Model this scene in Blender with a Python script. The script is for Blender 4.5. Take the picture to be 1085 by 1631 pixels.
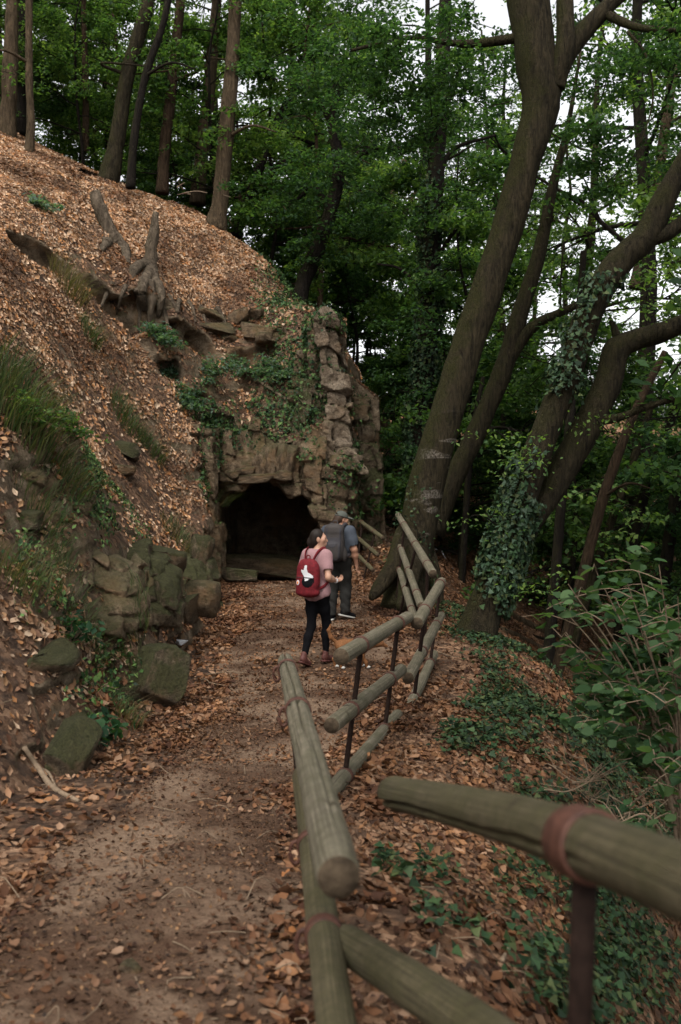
import bpy, math, random, numpy as np, openvdb
from mathutils import Vector, Matrix
for o in list(bpy.data.objects): bpy.data.objects.remove(o)
rng = np.random.default_rng(11); random.seed(5)
SC = bpy.context.scene; COL = SC.collection
R = math.radians
# ---------------------------------------------------------------- camera, sky, sun, exposure
F, TH = 1582.3, R(2.7)
cam = bpy.data.cameras.new('camera'); co = bpy.data.objects.new('camera', cam); COL.objects.link(co)
cam.sensor_fit = 'HORIZONTAL'; cam.sensor_width = 24; cam.lens = 35; cam.clip_start = .05; cam.clip_end = 800
co.location = (0, 0, 0); co.rotation_euler = (math.pi/2 - TH, 0, 0)
cam.dof.use_dof = True; cam.dof.focus_distance = 12.5; cam.dof.aperture_fstop = 2.6
SC.camera = co
W = bpy.data.worlds.new('World'); SC.world = W; W.use_nodes = True
SUN_EL, SUN_AZ = R(58), R(200)          # azimuth clockwise from +Y
wn = W.node_tree; bg = wn.nodes['Background']
sk = wn.nodes.new('ShaderNodeTexSky'); sk.sky_type = 'NISHITA'; sk.sun_disc = False
sk.sun_elevation = SUN_EL; sk.sun_rotation = SUN_AZ; sk.dust_density = 3; sk.air_density = 1.0; sk.ozone_density = 1
hs = wn.nodes.new('ShaderNodeHueSaturation'); hs.inputs['Saturation'].default_value = .10
wn.links.new(sk.outputs[0], hs.inputs['Color']); wn.links.new(hs.outputs[0], bg.inputs['Color'])
bg.inputs['Strength'].default_value = .15
sl = bpy.data.lights.new('sun', 'SUN'); so = bpy.data.objects.new('sun', sl); COL.objects.link(so)
sl.energy = 1.2; sl.angle = R(40); sl.color = (1, .91, .80)
sd = Vector((math.sin(SUN_AZ)*math.cos(SUN_EL), math.cos(SUN_AZ)*math.cos(SUN_EL), math.sin(SUN_EL)))
so.rotation_euler = sd.to_track_quat('Z', 'Y').to_euler(); so.location = (0, -5, 30)
SC.view_settings.view_transform = 'Standard'; SC.view_settings.look = 'None'
SC.view_settings.exposure = 1.15; SC.view_settings.gamma = 1
SC.cycles.use_denoising = True; SC.cycles.max_bounces = 6; SC.cycles.diffuse_bounces = 3
SC.cycles.glossy_bounces = 2; SC.cycles.transmission_bounces = 4; SC.cycles.use_adaptive_sampling = True
SC.cycles.adaptive_threshold = .02; SC.cycles.sample_clamp_indirect = 6

# ---------------------------------------------------------------- helpers
def P(px, py, d):
    a = (px - 542.5)/F; b = (815.5 - py)/F
    return np.array((d*a, d*(math.cos(TH) + b*math.sin(TH)), d*(-math.sin(TH) + b*math.cos(TH))))
def PZ(px, py, z):
    b = (815.5 - py)/F
    return P(px, py, z/(-math.sin(TH) + b*math.cos(TH)))
TB = rng.random((64, 64, 64)).astype(np.float32)
def vnoise(p):
    p = np.asarray(p, np.float32); i = np.floor(p).astype(np.int32); f = p - i; f = f*f*(3 - 2*f)
    i &= 63; j = (i + 1) & 63
    x0, y0, z0 = i.T; x1, y1, z1 = j.T; fx, fy, fz = f.T
    a = TB[x0, y0, z0]*(1-fx) + TB[x1, y0, z0]*fx; b = TB[x0, y1, z0]*(1-fx) + TB[x1, y1, z0]*fx
    c = TB[x0, y0, z1]*(1-fx) + TB[x1, y0, z1]*fx; d = TB[x0, y1, z1]*(1-fx) + TB[x1, y1, z1]*fx
    return ((a*(1-fy) + b*fy)*(1-fz) + (c*(1-fy) + d*fy)*fz)*2 - 1
def fbm(p, o=4):
    p = np.asarray(p, np.float32); s = 0; a = .5
    for k in range(o): s = s + a*vnoise(p + 17.3*k); p = p*2.03; a *= .5
    return s
def new(name, data, parent=None):
    o = bpy.data.objects.new(name, data); COL.objects.link(o)
    if parent is not None: o.parent = parent
    return o
def tag(o, label=None, cat=None, group=None, kind=None):
    if label: o['label'] = label
    if cat: o['category'] = cat
    if group: o['group'] = group
    if kind: o['kind'] = kind
    return o
def thing(name, label, cat, loc=(0, 0, 0), rz=0, group=None):
    o = new(name, None); o.location = loc; o.rotation_euler = (0, 0, rz); o.empty_display_size = .1
    return tag(o, label, cat, group)
def mesh(v, f, name='m', m=None, smooth=True, col=None, mi=None):
    """v (n,3); f (k,3|4) array or list of such arrays"""
    fs = f if isinstance(f, list) else [f]
    fs = [np.asarray(q, np.int32) for q in fs if len(q)]
    me = bpy.data.meshes.new(name); v = np.asarray(v, np.float32)
    me.vertices.add(len(v)); me.vertices.foreach_set('co', v.ravel())
    nl = sum(q.size for q in fs); npol = sum(len(q) for q in fs)
    me.loops.add(nl); me.loops.foreach_set('vertex_index', np.concatenate([q.ravel() for q in fs]))
    me.polygons.add(npol)
    tot = np.concatenate([np.full(len(q), q.shape[1], np.int32) for q in fs])
    me.polygons.foreach_set('loop_start', np.concatenate([[0], np.cumsum(tot)[:-1]]).astype(np.int32))
    me.polygons.foreach_set('loop_total', tot)
    if mi is not None: me.polygons.foreach_set('material_index', np.asarray(mi, np.int32))
    if col is not None:
        a = me.color_attributes.new('col', 'FLOAT_COLOR', 'POINT')
        c = np.ones((len(v), 4), np.float32); c[:, :3] = col; a.data.foreach_set('color', c.ravel())
    me.update(calc_edges=True); me.validate()
    if smooth: me.polygons.foreach_set('use_smooth', np.ones(npol, bool))
    for x in (m if isinstance(m, (list, tuple)) else [m]):
        if x: me.materials.append(x)
    return me
class MB:
    def __init__(s): s.v = []; s.f = {3: [], 4: []}; s.n = 0; s.mi = {3: [], 4: []}
    def add(s, v, f, mi=0):
        v = np.asarray(v, np.float32); f = np.asarray(f, np.int32)
        s.v.append(v); s.f[f.shape[1]].append(f + s.n); s.mi[f.shape[1]].append(np.full(len(f), mi)); s.n += len(v)
    def me(s, name, m, **k):
        fs = [np.concatenate(s.f[q]) for q in (3, 4) if s.f[q]]; mi = np.concatenate([np.concatenate(s.mi[q]) for q in (3, 4) if s.f[q]])
        return mesh(np.concatenate(s.v), fs, name, m, mi=mi, **k)
def spline(pts, n):
    """Catmull-Rom through rows of pts (any width)"""
    p = np.asarray(pts, float); p = np.vstack([2*p[0]-p[1], p, 2*p[-1]-p[-2]]); k = len(p) - 3
    t = np.linspace(0, k - 1e-6, n); i = t.astype(int); u = (t - i)[:, None]
    a, b, c, d = p[i], p[i+1], p[i+2], p[i+3]
    return .5*(2*b + (c-a)*u + (2*a-5*b+4*c-d)*u*u + (3*b-a-3*c+d)*u**3)
def tube(pts, r, seg=10, rough=0., fr=3., cap=True, seed=0, groove=None):
    pts = np.asarray(pts, float); n = len(pts); r = np.broadcast_to(np.asarray(r, float), (n,))
    t = np.gradient(pts, axis=0); t /= np.linalg.norm(t, axis=1)[:, None] + 1e-9
    up = np.array((0, 0, 1.)) if abs(t[:, 2]).mean() < .8 else np.array((1., 0, 0))
    a = np.cross(t, up); a /= np.linalg.norm(a, axis=1)[:, None] + 1e-9; b = np.cross(a, t)
    th = np.arange(seg)*2*math.pi/seg
    d = a[:, None]*np.cos(th)[None, :, None] + b[:, None]*np.sin(th)[None, :, None]
    rr = np.repeat(r[:, None], seg, 1)
    if rough:
        q = (pts[:, None] + d*rr[..., None]).reshape(-1, 3)
        st = q*fr + seed*7.1
        rr = rr*(1 + rough*fbm(st, 3).reshape(n, seg)*2)
    if groove is not None:
        for (g0, depth, s0, s1) in groove:
            wob = (np.sin(np.linspace(0, 7, n)*2.1 + g0)*.12 + np.linspace(0, .3, n))
            dd = np.abs((th[None, :] - g0 - wob[:, None] + math.pi) % (2*math.pi) - math.pi)
            u = np.linspace(0, 1, n)[:, None]
            on = np.clip((u - s0)*8, 0, 1)*np.clip((s1 - u)*8, 0, 1)
            rr = rr - depth*on*np.clip(1 - dd/(3.0*math.pi/seg), 0, 1)**.6
    v = (pts[:, None] + d*rr[..., None]).reshape(-1, 3)
    i = np.arange(n-1)[:, None]*seg; j = np.arange(seg)[None]; k = (j+1) % seg
    f = np.stack([i+j, i+seg+j, i+seg+k, i+k], -1).reshape(-1, 4)
    if not cap: return v, f, np.zeros((0, 3), int)
    m = len(v); v = np.vstack([v, pts[0], pts[-1]]); j = np.arange(seg); k = (j+1) % seg
    c = np.vstack([np.stack([j, k, np.full(seg, m)], 1), np.stack([(n-1)*seg+k, (n-1)*seg+j, np.full(seg, m+1)], 1)])
    return v, f, c
def addtube(mb, pts, r, seg=10, mi=0, cmi=None, **k):
    v, f, c = tube(pts, r, seg, **k); mb.add(v, f, mi)
    if len(c): mb.f[3].append(c + mb.n - len(v)); mb.mi[3].append(np.full(len(c), mi if cmi is None else cmi))
def box(mb, c, s, rot=None, mi=0):
    v = np.array([(x, y, z) for x in (-.5, .5) for y in (-.5, .5) for z in (-.5, .5)])*np.asarray(s)
    if rot is not None: v = v @ np.asarray(Matrix(rot)).T
    mb.add(v + np.asarray(c), [(0,1,3,2),(4,6,7,5),(0,4,5,1),(2,3,7,6),(0,2,6,4),(1,5,7,3)], mi)
# ---------------------------------------------------------------- materials
def NT(name, rough=.9, spec=.2):
    m = bpy.data.materials.new(name); m.use_nodes = True; t = m.node_tree; b = t.nodes['Principled BSDF']
    b.inputs['Roughness'].default_value = rough; b.inputs['Specular IOR Level'].default_value = spec
    return m, t, b
def ND(t, kind, **k):
    n = t.nodes.new('ShaderNode' + kind)
    for a, b in k.items():
        if a in n.inputs.keys(): n.inputs[a].default_value = b
        else: setattr(n, a, b)
    return n
def L(t, a, b): t.links.new(a, b)
def coords(t, scale=(1, 1, 1), kind='Object'):
    c = ND(t, 'TexCoord'); m = ND(t, 'Mapping'); m.inputs['Scale'].default_value = scale; L(t, c.outputs[kind], m.inputs[0]); return m.outputs[0]
def noise(t, vec, scale, detail=5, rough=.6, dist=0.):
    n = ND(t, 'TexNoise', Scale=scale, Detail=detail, Roughness=rough, Distortion=dist); L(t, vec, n.inputs['Vector']); return n.outputs['Fac']
def ramp(t, fac, stops, mode='LINEAR'):
    r = ND(t, 'ValToRGB'); e = r.color_ramp.elements; r.color_ramp.interpolation = mode
    while len(e) < len(stops): e.new(.5)
    for q, (p, c) in zip(e, stops):
        q.position = p; q.color = (*c, 1) if isinstance(c, tuple) else (c, c, c, 1)
    L(t, fac, r.inputs[0]); return r.outputs[0]
def mix(t, fac, a, b, mode='MIX'):
    m = ND(t, 'Mix', data_type='RGBA', blend_type=mode)
    for s, x in ((0, fac), (6, a), (7, b)):
        if isinstance(x, (int, float)): m.inputs[s].default_value = x
        elif isinstance(x, tuple): m.inputs[s].default_value = (*x, 1)
        else: L(t, x, m.inputs[s])
    return m.outputs[2]
def bump(t, b, h, dist=.02, st=.7):
    n = ND(t, 'Bump'); n.inputs['Strength'].default_value = st; n.inputs['Distance'].default_value = dist
    L(t, h, n.inputs['Height']); L(t, n.outputs[0], b.inputs['Normal'])
def math2(t, op, a, b):
    n = ND(t, 'Math', operation=op)
    for s, x in ((0, a), (1, b)):
        if isinstance(x, (int, float)): n.inputs[s].default_value = x
        else: L(t, x, n.inputs[s])
    return n.outputs[0]
def normal_xyz(t):
    g = ND(t, 'NewGeometry'); s = ND(t, 'SeparateXYZ'); L(t, g.outputs['Normal'], s.inputs[0]); return s.outputs
def soil_col(t, v):
    vd = ND(t, 'TexNoise', Scale=14., Detail=4.); L(t, v, vd.inputs['Vector']); va = ND(t, 'VectorMath', operation='MULTIPLY_ADD'); L(t, vd.outputs['Color'], va.inputs[0]); va.inputs[1].default_value = (.12, .12, .12); L(t, v, va.inputs[2])
    vo = ND(t, 'TexVoronoi', Scale=21.); L(t, va.outputs[0], vo.inputs['Vector'])
    sp = ND(t, 'SeparateColor'); L(t, vo.outputs['Color'], sp.inputs[0])
    leafy = ramp(t, sp.outputs[0], [(0, (.05, .026, .016)), (.35, (.12, .066, .038)), (.7, (.20, .115, .068)), (1, (.28, .175, .11))])
    dirt = ramp(t, noise(t, v, 9, 6), [(.3, (.035, .022, .015)), (.7, (.11, .068, .045))])
    return mix(t, ramp(t, noise(t, v, 5, 4), [(.4, 0.), (.52, 1.)]), dirt, leafy)
def m_ground():
    m, t, b = NT('leafy_soil', .95, .1); v = coords(t)
    L(t, soil_col(t, v), b.inputs['Base Color']); bump(t, b, noise(t, v, 22, 6), .05, .8); return m
def m_path():
    m, t, b = NT('trodden_earth', .95, .12); v = coords(t)
    a = ramp(t, noise(t, v, 6, 8, .7), [(.25, (.03, .017, .010)), (.5, (.068, .039, .024)), (.75, (.115, .07, .045))])
    s = ramp(t, noise(t, v, 1.1, 5, .6, .6), [(.45, 0.), (.6, 1.)])
    c = mix(t, s, a, ramp(t, noise(t, v, 30, 6), [(.3, (.115, .074, .048)), (.7, (.20, .138, .094))]))
    vo = ND(t, 'TexVoronoi', Scale=70.); L(t, v, vo.inputs['Vector'])
    c = mix(t, ramp(t, vo.outputs['Distance'], [(.12, .5), (.3, 0.)]), c, (.05, .03, .02))
    L(t, c, b.inputs['Base Color'])
    bump(t, b, math2(t, 'ADD', noise(t, v, 40, 8), math2(t, 'MULTIPLY', noise(t, v, 6, 5), 2.)), .025, .9); return m
def m_rock(name, tint=(1, 1, 1), leafy=True, moss=.5, ochre=.6, bias=0.):
    m, t, b = NT(name, .92, .2); v = coords(t)
    a = ramp(t, noise(t, v, 3.2, 9, .65, .6), [(.28, (.045, .032, .022)), (.45, (.135, .102, .07)), (.6, (.235, .187, .135)), (.8, (.38, .32, .25))])
    st = noise(t, coords(t, (1.2, 1.2, 9)), 2.0, 6, .6, .4)
    a = mix(t, .45, a, ramp(t, st, [(.3, .35), (.5, .9), (.7, 1.)]), 'MULTIPLY')
    fine = noise(t, v, 38, 8, .75)
    a = mix(t, .8, a, ramp(t, fine, [(.34, .28), (.56, 1.05)]), 'MULTIPLY')
    a = mix(t, ramp(t, noise(t, v, 1.4, 4), [(.5, 0.), (.62, ochre)]), a, (.2, .125, .068))      # ochre staining
    a = mix(t, 1., a, tint, 'MULTIPLY')
    nz = normal_xyz(t)[2]
    g = math2(t, 'ADD', math2(t, 'MULTIPLY', nz, .35), math2(t, 'ADD', noise(t, v, 2.3, 6, .7), bias))
    a = mix(t, ramp(t, g, [(.6, 0.), (.72, moss)]), a, ramp(t, noise(t, v, 25, 5), [(.3, (.022, .026, .009)), (.7, (.075, .082, .028))]))
    if leafy:
        k = ramp(t, math2(t, 'ADD', nz, math2(t, 'MULTIPLY', noise(t, v, 4, 6), .5)), [(.6, 0.), (.74, 1.)])
        a = mix(t, k, a, soil_col(t, v))
    L(t, a, b.inputs['Base Color'])
    h = math2(t, 'ADD', math2(t, 'MULTIPLY', noise(t, v, 9, 9, .75), 2.4), math2(t, 'MULTIPLY', st, .5))
    bump(t, b, h, .1, .9); return m
def m_bark(name, dark, light, moss=0., lichen=0., sc=1.):
    m, t, b = NT(name, .95, .12); v = coords(t, (1, 1, .18)); v1 = coords(t)
    n = noise(t, v, 16*sc, 8, .65, .8)
    a = ramp(t, n, [(.3, dark), (.7, light)])
    a = mix(t, .6, a, ramp(t, noise(t, v1, 5, 5), [(.3, .5), (.65, 1.1)]), 'MULTIPLY')
    if lichen:
        vb = coords(t, (.5, .5, 3.2))
        sz = ND(t, 'SeparateXYZ'); L(t, v1, sz.inputs[0]); zr = ramp(t, math2(t, 'MULTIPLY', math2(t, 'ADD', sz.outputs[2], 2.), .25), [(.1, 0.), (.2, 1.), (.62, 1.), (.75, 0.)])
        k = math2(t, 'MULTIPLY', math2(t, 'MULTIPLY', zr, ramp(t, noise(t, vb, 1.9, 4, .55, .9), [(.56, 0.), (.63, 1.)])), ramp(t, noise(t, v1, 28, 6, .8), [(.42, 0.), (.58, 1.)]))
        a = mix(t, math2(t, 'MULTIPLY', k, lichen), a, (.42, .37, .32))
    if moss:
        nn = normal_xyz(t)
        g = math2(t, 'ADD', math2(t, 'MULTIPLY', nn[0], -.3), noise(t, v1, 3, 6, .7))
        a = mix(t, ramp(t, g, [(.5, 0.), (.75, moss)]), a, ramp(t, noise(t, v1, 60, 4), [(.3, (.010, .011, .0035)), (.7, (.045, .043, .013))]))
    L(t, a, b.inputs['Base Color']); fl = ramp(t, noise(t, v1, 45, 3, .6), [(.66, 0.), (.72, .35)]); a = mix(t, fl, a, (.16, .12, .09)); L(t, a, b.inputs['Base Color'])
    bump(t, b, math2(t, 'ADD', n, math2(t, 'MULTIPLY', noise(t, v, 45, 5), .6)), .12, 1.); return m
def m_leaf(name, trans=.35, rough=.55, spec=.3, tint=(1, 1, 1)):
    m, t, b = NT(name, rough, spec)
    at = ND(t, 'Attribute', attribute_name='col'); c = mix(t, 1., at.outputs['Color'], tint, 'MULTIPLY')
    L(t, c, b.inputs['Base Color'])
    tr = ND(t, 'BsdfTranslucent'); L(t, mix(t, 1., c, (1.5, 1.6, .7) if trans > .2 else (1.2, 1.1, .8), 'MULTIPLY'), tr.inputs['Color'])
    ms = ND(t, 'MixShader'); ms.inputs[0].default_value = trans
    L(t, b.outputs[0], ms.inputs[1]); L(t, tr.outputs[0], ms.inputs[2]); L(t, ms.outputs[0], t.nodes['Material Output'].inputs['Surface']); return m
def m_fallen():
    m, t, b = NT('dry_leaf', .7, .25); o = ND(t, 'ObjectInfo')
    c = ramp(t, o.outputs['Random'], [(0, (.04, .02, .012)), (.3, (.095, .048, .025)), (.6, (.155, .082, .045)), (.85, (.20, .125, .078)), (1, (.23, .09, .028))])
    v = coords(t); c = mix(t, .6, c, ramp(t, noise(t, v, 30, 5), [(.3, .55), (.65, 1.1)]), 'MULTIPLY')
    L(t, c, b.inputs['Base Color']); return m
def m_wood(name, dark, light, green):
    m, t, b = NT(name, .85, .2); v = coords(t, (9, 9, .6), 'UV'); vo = coords(t)
    n = noise(t, coords(t, (1, 1, 1)), 7, 8, .7, .5)
    at = ND(t, 'Attribute', attribute_name='col')           # grain coordinates: around, along, random
    vm = ND(t, 'VectorMath', operation='MULTIPLY'); L(t, at.outputs['Vector'], vm.inputs[0]); vm.inputs[1].default_value = (26, 26, 1.4)
    g = noise(t, vm.outputs[0], 1.0, 7, .7, .3)
    a = ramp(t, g, [(.3, dark), (.65, light)])
    a = mix(t, ramp(t, n, [(.36, 0.), (.6, .8)]), a, green)
    a = mix(t, .6, a, ramp(t, noise(t, vo, 40, 5, .7), [(.3, .5), (.6, 1.05)]), 'MULTIPLY')
    L(t, a, b.inputs['Base Color']); kn = ND(t, 'TexVoronoi', Scale=5.5); L(t, vo, kn.inputs['Vector']); a = mix(t, ramp(t, kn.outputs['Distance'], [(.05, .85), (.16, 0.)]), a, (.03, .02, .012)); L(t, a, b.inputs['Base Color'])
    bump(t, b, g, .014, 1.); return m
def m_endgrain():
    m, t, b = NT('end_grain', .95, .1); v = coords(t)
    a = ramp(t, noise(t, v, 25, 7, .7), [(.3, (.022, .016, .011)), (.7, (.095, .07, .045))])
    L(t, a, b.inputs['Base Color']); bump(t, b, noise(t, v, 45, 6), .01, .8); return m
def m_plain(name, c, rough=.8, spec=.25, var=.35, sc=30, bmp=.003, metal=0.):
    m, t, b = NT(name, rough, spec); v = coords(t); n = noise(t, v, sc, 6, .65)
    k = tuple(x*(1-var) for x in c); l = tuple(min(1, x*(1+var)) for x in c)
    L(t, ramp(t, n, [(.3, k), (.7, l)]), b.inputs['Base Color']); b.inputs['Metallic'].default_value = metal
    if bmp: bump(t, b, n, bmp, .8)
    return m
MT = dict(ground=m_ground(), path=m_path(), rock=m_rock('hill_rock', (1.3, 1.24, 1.15)), stone=m_rock('bare_stone', (1.3, 1.2, 1.06), False, .55, .6, .05),
    pale=m_rock('pale_stone', (1.55, 1.52, 1.5), False, .35, .3), boulder=m_rock('mossy_stone', (1., .98, .9), False, .85, .5, .1),
    bark=m_bark('bark', (.006, .005, .003), (.05, .040, .022), .75), barkmain=m_bark('bark_beech', (.006, .005, .003), (.066, .052, .029), .95, .45),
    barklight=m_bark('bark_light', (.03, .022, .013), (.135, .095, .058), .25), barkdark=m_bark('bark_dark', (.006, .005, .004), (.02, .015, .011), .35),
    barkred=m_bark('bark_reddish', (.02, .013, .008), (.078, .049, .029), .2),
    litter=m_leaf('leaf_litter', .12, .75, .2), green=m_leaf('foliage', .5, .6, .15), ivy=m_leaf('ivy', .12, .6, .18), grass=m_leaf('grass', .3, .6, .2),
    fallen=m_fallen(), wood=m_wood('weathered_wood', (.034, .028, .019), (.24, .208, .152), (.086, .08, .048)),
    woodgreen=m_wood('algae_wood', (.019, .016, .009), (.14, .118, .068), (.062, .056, .025)), end=m_endgrain(),
    iron=m_plain('dark_iron', (.017, .010, .0075), .85, .08, .5, 40, .002), strap=m_plain('rusty_strap', (.062, .026, .017), .65, .25, .5, 30, .002), deadwood=m_bark('dead_wood', (.035, .026, .018), (.20, .155, .11), .35, 0, .8),
    twig=m_plain('twig', (.17, .125, .085), .9, .1))
# ---------------------------------------------------------------- terrain: two height fields and a wall line between them
def rbf(pts, c=.6):
    p = np.array([q[:3] for q in pts], float); A = np.sqrt(((p[:, None, :2] - p[None, :, :2])**2).sum(-1) + c*c)
    A -= np.eye(len(p))*.02
    Q = np.c_[np.ones(len(p)), p[:, :2]]
    M = np.block([[A, Q], [Q.T, np.zeros((3, 3))]]); w = np.linalg.solve(M, np.r_[p[:, 2], 0, 0, 0])
    def f(x, y):
        x = np.asarray(x, float); s = x.shape; x = x.ravel(); y = np.asarray(y, float).ravel(); o = w[-3] + w[-2]*x + w[-1]*y
        for k in range(len(p)): o = o + w[k]*np.sqrt((x - p[k, 0])**2 + (y - p[k, 1])**2 + c*c)
        return o.reshape(s)
    return f
LOW = [PZ(*q) for q in [(50,1600,-2.03),(250,1600,-2.03),(450,1600,-2.05),(-150,1500,-2.05),(120,1350,-2.15),(300,1350,-2.18),(430,1350,-2.2),(300,1200,-2.3),(430,1200,-2.33),
    (330,1100,-2.4),(460,1100,-2.4),(400,1000,-2.45),(520,1000,-2.47),(600,1000,-2.46),(400,940,-2.42),(480,930,-2.42),(570,930,-2.4),(400,932,-2.42),(620,940,-2.42)]]
LOW += [(-1,1,-1.75),(0,0,-1.5),(-2.5,2,-1.7),(.5,.3,-1.6),(.6,1.8,-1.9),(-3,-3,-1.0),(2,-3,-1.6),(-1.7,22.6,-2.72),(-1.5,24.5,-2.95),(-1.5,27,-2.95),(-.5,22.6,-2.7),(-5,12,-2.4),(-4,18,-2.4),(-6,6,-2.2),
    (.75,3,-2.4),(1.05,4.5,-2.55),(1.0,6,-2.5),(1.25,6,-2.62),(1.75,4.6,-3.7),(2.0,6.2,-3.6),(2.1,8,-2.85),(2.5,10,-2.85),(2.9,13.5,-2.8),(2.1,14,-2.5),(1.9,17.5,-2.5),(1.1,17.5,-2.42),(1.2,10.5,-2.5),
    (3.2,8,-4.4),(3.7,11,-4.5),(4.2,14,-4.6),(4.3,17.5,-4.6),(6,10,-7),(6.5,16,-6.6),(4.7,22,-4.4),(3.1,25,-2.7),(4.4,25,-3.5),(6.5,24,-4.8),(1.5,3.0,-3.6),(2.7,5.5,-5.0),(5,4,-7),
    (12,12,-9.5),(14,25,-8),(6,30,-3.2),(10,36,-3),(18,42,-2.5),(1.0,20,-2.3),(.6,22,-1.95),(.9,24,-1.45),(1.9,21,-2.4),(2.2,24,-2.2),(2,30,-1.5),(2,40,-.5),(0,60,2),(30,60,-1),(50,30,-9),(50,80,2),(0,95,4),(30,5,-12),(12,-5,-10)]
HIGH = [P(*q) for q in [(0,1250,6.6),(0,1150,7.1),(0,1000,7.8),(100,1010,8.5),(120,1120,7.9),(0,850,8.5),(0,700,9.3),(100,755,10),(100,850,9.5),(150,770,11),(170,880,10.7),(180,1080,9.1),(250,1060,10),(230,970,11.5),(245,890,12.6),
    (325,985,15.5),(285,900,16.3),(240,800,17.1),(200,720,17.6),(150,610,18.1),(100,500,18.4),(0,570,12.8),(0,440,17),(50,440,18.2),(335,850,18.7),(320,790,19.4),(300,700,20),(250,600,20.4),(200,540,20),
    (255,485,21.3),(160,465,20.2),(80,420,19.3),(80,350,20.4),(150,395,21.3),(245,440,22.3),(350,470,24),(0,300,21),(0,230,24.5),(60,240,26),(150,285,26),(250,315,27),(340,352,27.5),(430,430,26),(455,480,25),
    (510,512,23.4),(400,600,22.6),(450,620,22.3),(350,525,23.1),(400,690,21.8),(480,700,21.8),(500,600,22.3),(0,205,29),(540,600,23)]]
HIGH += [(-9,34,9),(-3,33,5.6),(0,30,3.0),(1.5,28,1),(-12,22,8.2),(-12,10,5),(-7,5,1.2),(-14,3,4),(-20,30,14),(-40,30,24),(-40,60,22),(-20,60,14),(0,60,3),(-5,90,6),(3,34,0),(-10,-5,3),(1,24,1.2),(-30,0,14)]
hlow = rbf(LOW); hhigh = rbf(HIGH)
FOOT = np.array([(-2.2,-4),(-2.6,2),(-2.3,4.6),(-1.85,6),(-1.72,7),(-1.62,8.6),(-1.6,10.2),(-1.85,11),(-2.0,13),(-2.05,15.4),(-2.35,17.5),(-2.5,20),(-2.6,21.3),(-1.7,21.5),(-.75,21.3),(-.1,21.2),(.2,21.8),(.4,22.8),(.75,24),(1.05,25.5),(1.2,28),(2.5,34),(4,60),(4,100)])
def foot_s(x, y):
    best = np.full(x.shape, 1e9); sg = np.ones(x.shape)
    for a, b in zip(FOOT[:-1], FOOT[1:]):
        d = b - a; t = np.clip(((x-a[0])*d[0] + (y-a[1])*d[1])/(d@d), 0, 1)
        ex, ey = x - a[0] - t*d[0], y - a[1] - t*d[1]; q = np.hypot(ex, ey); k = q < best - 1e-9
        cr = d[0]*(y-a[1]) - d[1]*(x-a[0]); best = np.where(k, q, best); sg = np.where(k, np.sign(cr), sg)
    return best*sg
def hmicro(x, y):
    p = np.stack([x.ravel(), y.ravel(), 0*x.ravel()], 1)
    return (.10*fbm(p*.9, 4) + .05*fbm(p*3.5, 3)).reshape(x.shape)
def HG(x, y):
    s = foot_s(x, y); lo = hlow(x, y) + .35*hmicro(x, y); k = np.clip(s/.5, 0, 1)
    return np.where(s > 0, np.maximum(lo, lo*(1-k) + k*(hhigh(x, y) + hmicro(x, y))), lo)
def hz(x, y): return float(HG(np.array([float(x)]), np.array([float(y)]))[0])
def gauss(x, y, cx, cy, sx, sy): return np.exp(-((x-cx)/sx)**2 - ((y-cy)/sy)**2)
def hashf(a, b, c): return TB[a & 63, b & 63, c & 63]
def strata(x, y, z):
    """blocky bedding: layers with joints, each block pushed in or out"""
    p = np.stack([x, y, z], 1); w = fbm(p*.8, 2)*.35
    l = (z + .12*x + w)/.30; li = np.floor(l).astype(int); u = (x*.9 + y*.5)/.55 + hashf(li, li*7, li*3)*5 + w; ui = np.floor(u).astype(int)
    e = np.minimum(np.minimum(l - li, 1-(l-li))*.30, np.minimum(u-ui, 1-(u-ui))*.55)
    return .22*(hashf(li, ui, ui*5 + 3) - .5) - .07*np.clip(1 - e/.05, 0, 1) + .07*fbm(p*5, 3) + .16*fbm(p*1.3, 2)
def rockmask(x, y):
    m = 1.1*gauss(x, y, -2.35, 10.3, .75, 1.6) + .9*gauss(x, y, -2.0, 8.3, .5, 1.3) + gauss(x, y, -2.3, 12.6, .5, 1.2) + .9*gauss(x, y, -2.25, 16.4, .35, 1.2)
    m = m + .9*gauss(x, y, -2.6, 20, .5, 2) + 1.1*gauss(x, y, -1.2, 21.4, 1.6, .8) + 1.2*gauss(x, y, .1, 22.2, .8, 1.6) + gauss(x, y, -2.2, 23, .8, .5)
    m = m + .7*gauss(x, y, -4.2, 20.8, 1.5, .5) + .6*gauss(x, y, -3.6, 9.3, .8, 1.3)
    return np.clip(m, 0, 1.2)
def _sc(px, py, d, up=.0):
    p = P(px, py, d); return (p[0], p[1], float(hhigh(np.array([p[0]]), np.array([p[1]]))[0]) + up)
SCARP = [(_sc(40,425,19.0), _sc(110,450,19.7), .46), (_sc(110,450,19.7), _sc(190,485,20.5), .34), (_sc(185,485,20.4), _sc(265,505,21.3), .62), (_sc(265,505,21.3), _sc(330,515,22.2), .58), (_sc(330,515,22.2), _sc(430,530,22.9), .5), (_sc(230,600,20.5), _sc(275,610,20.8), .3)]
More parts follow.
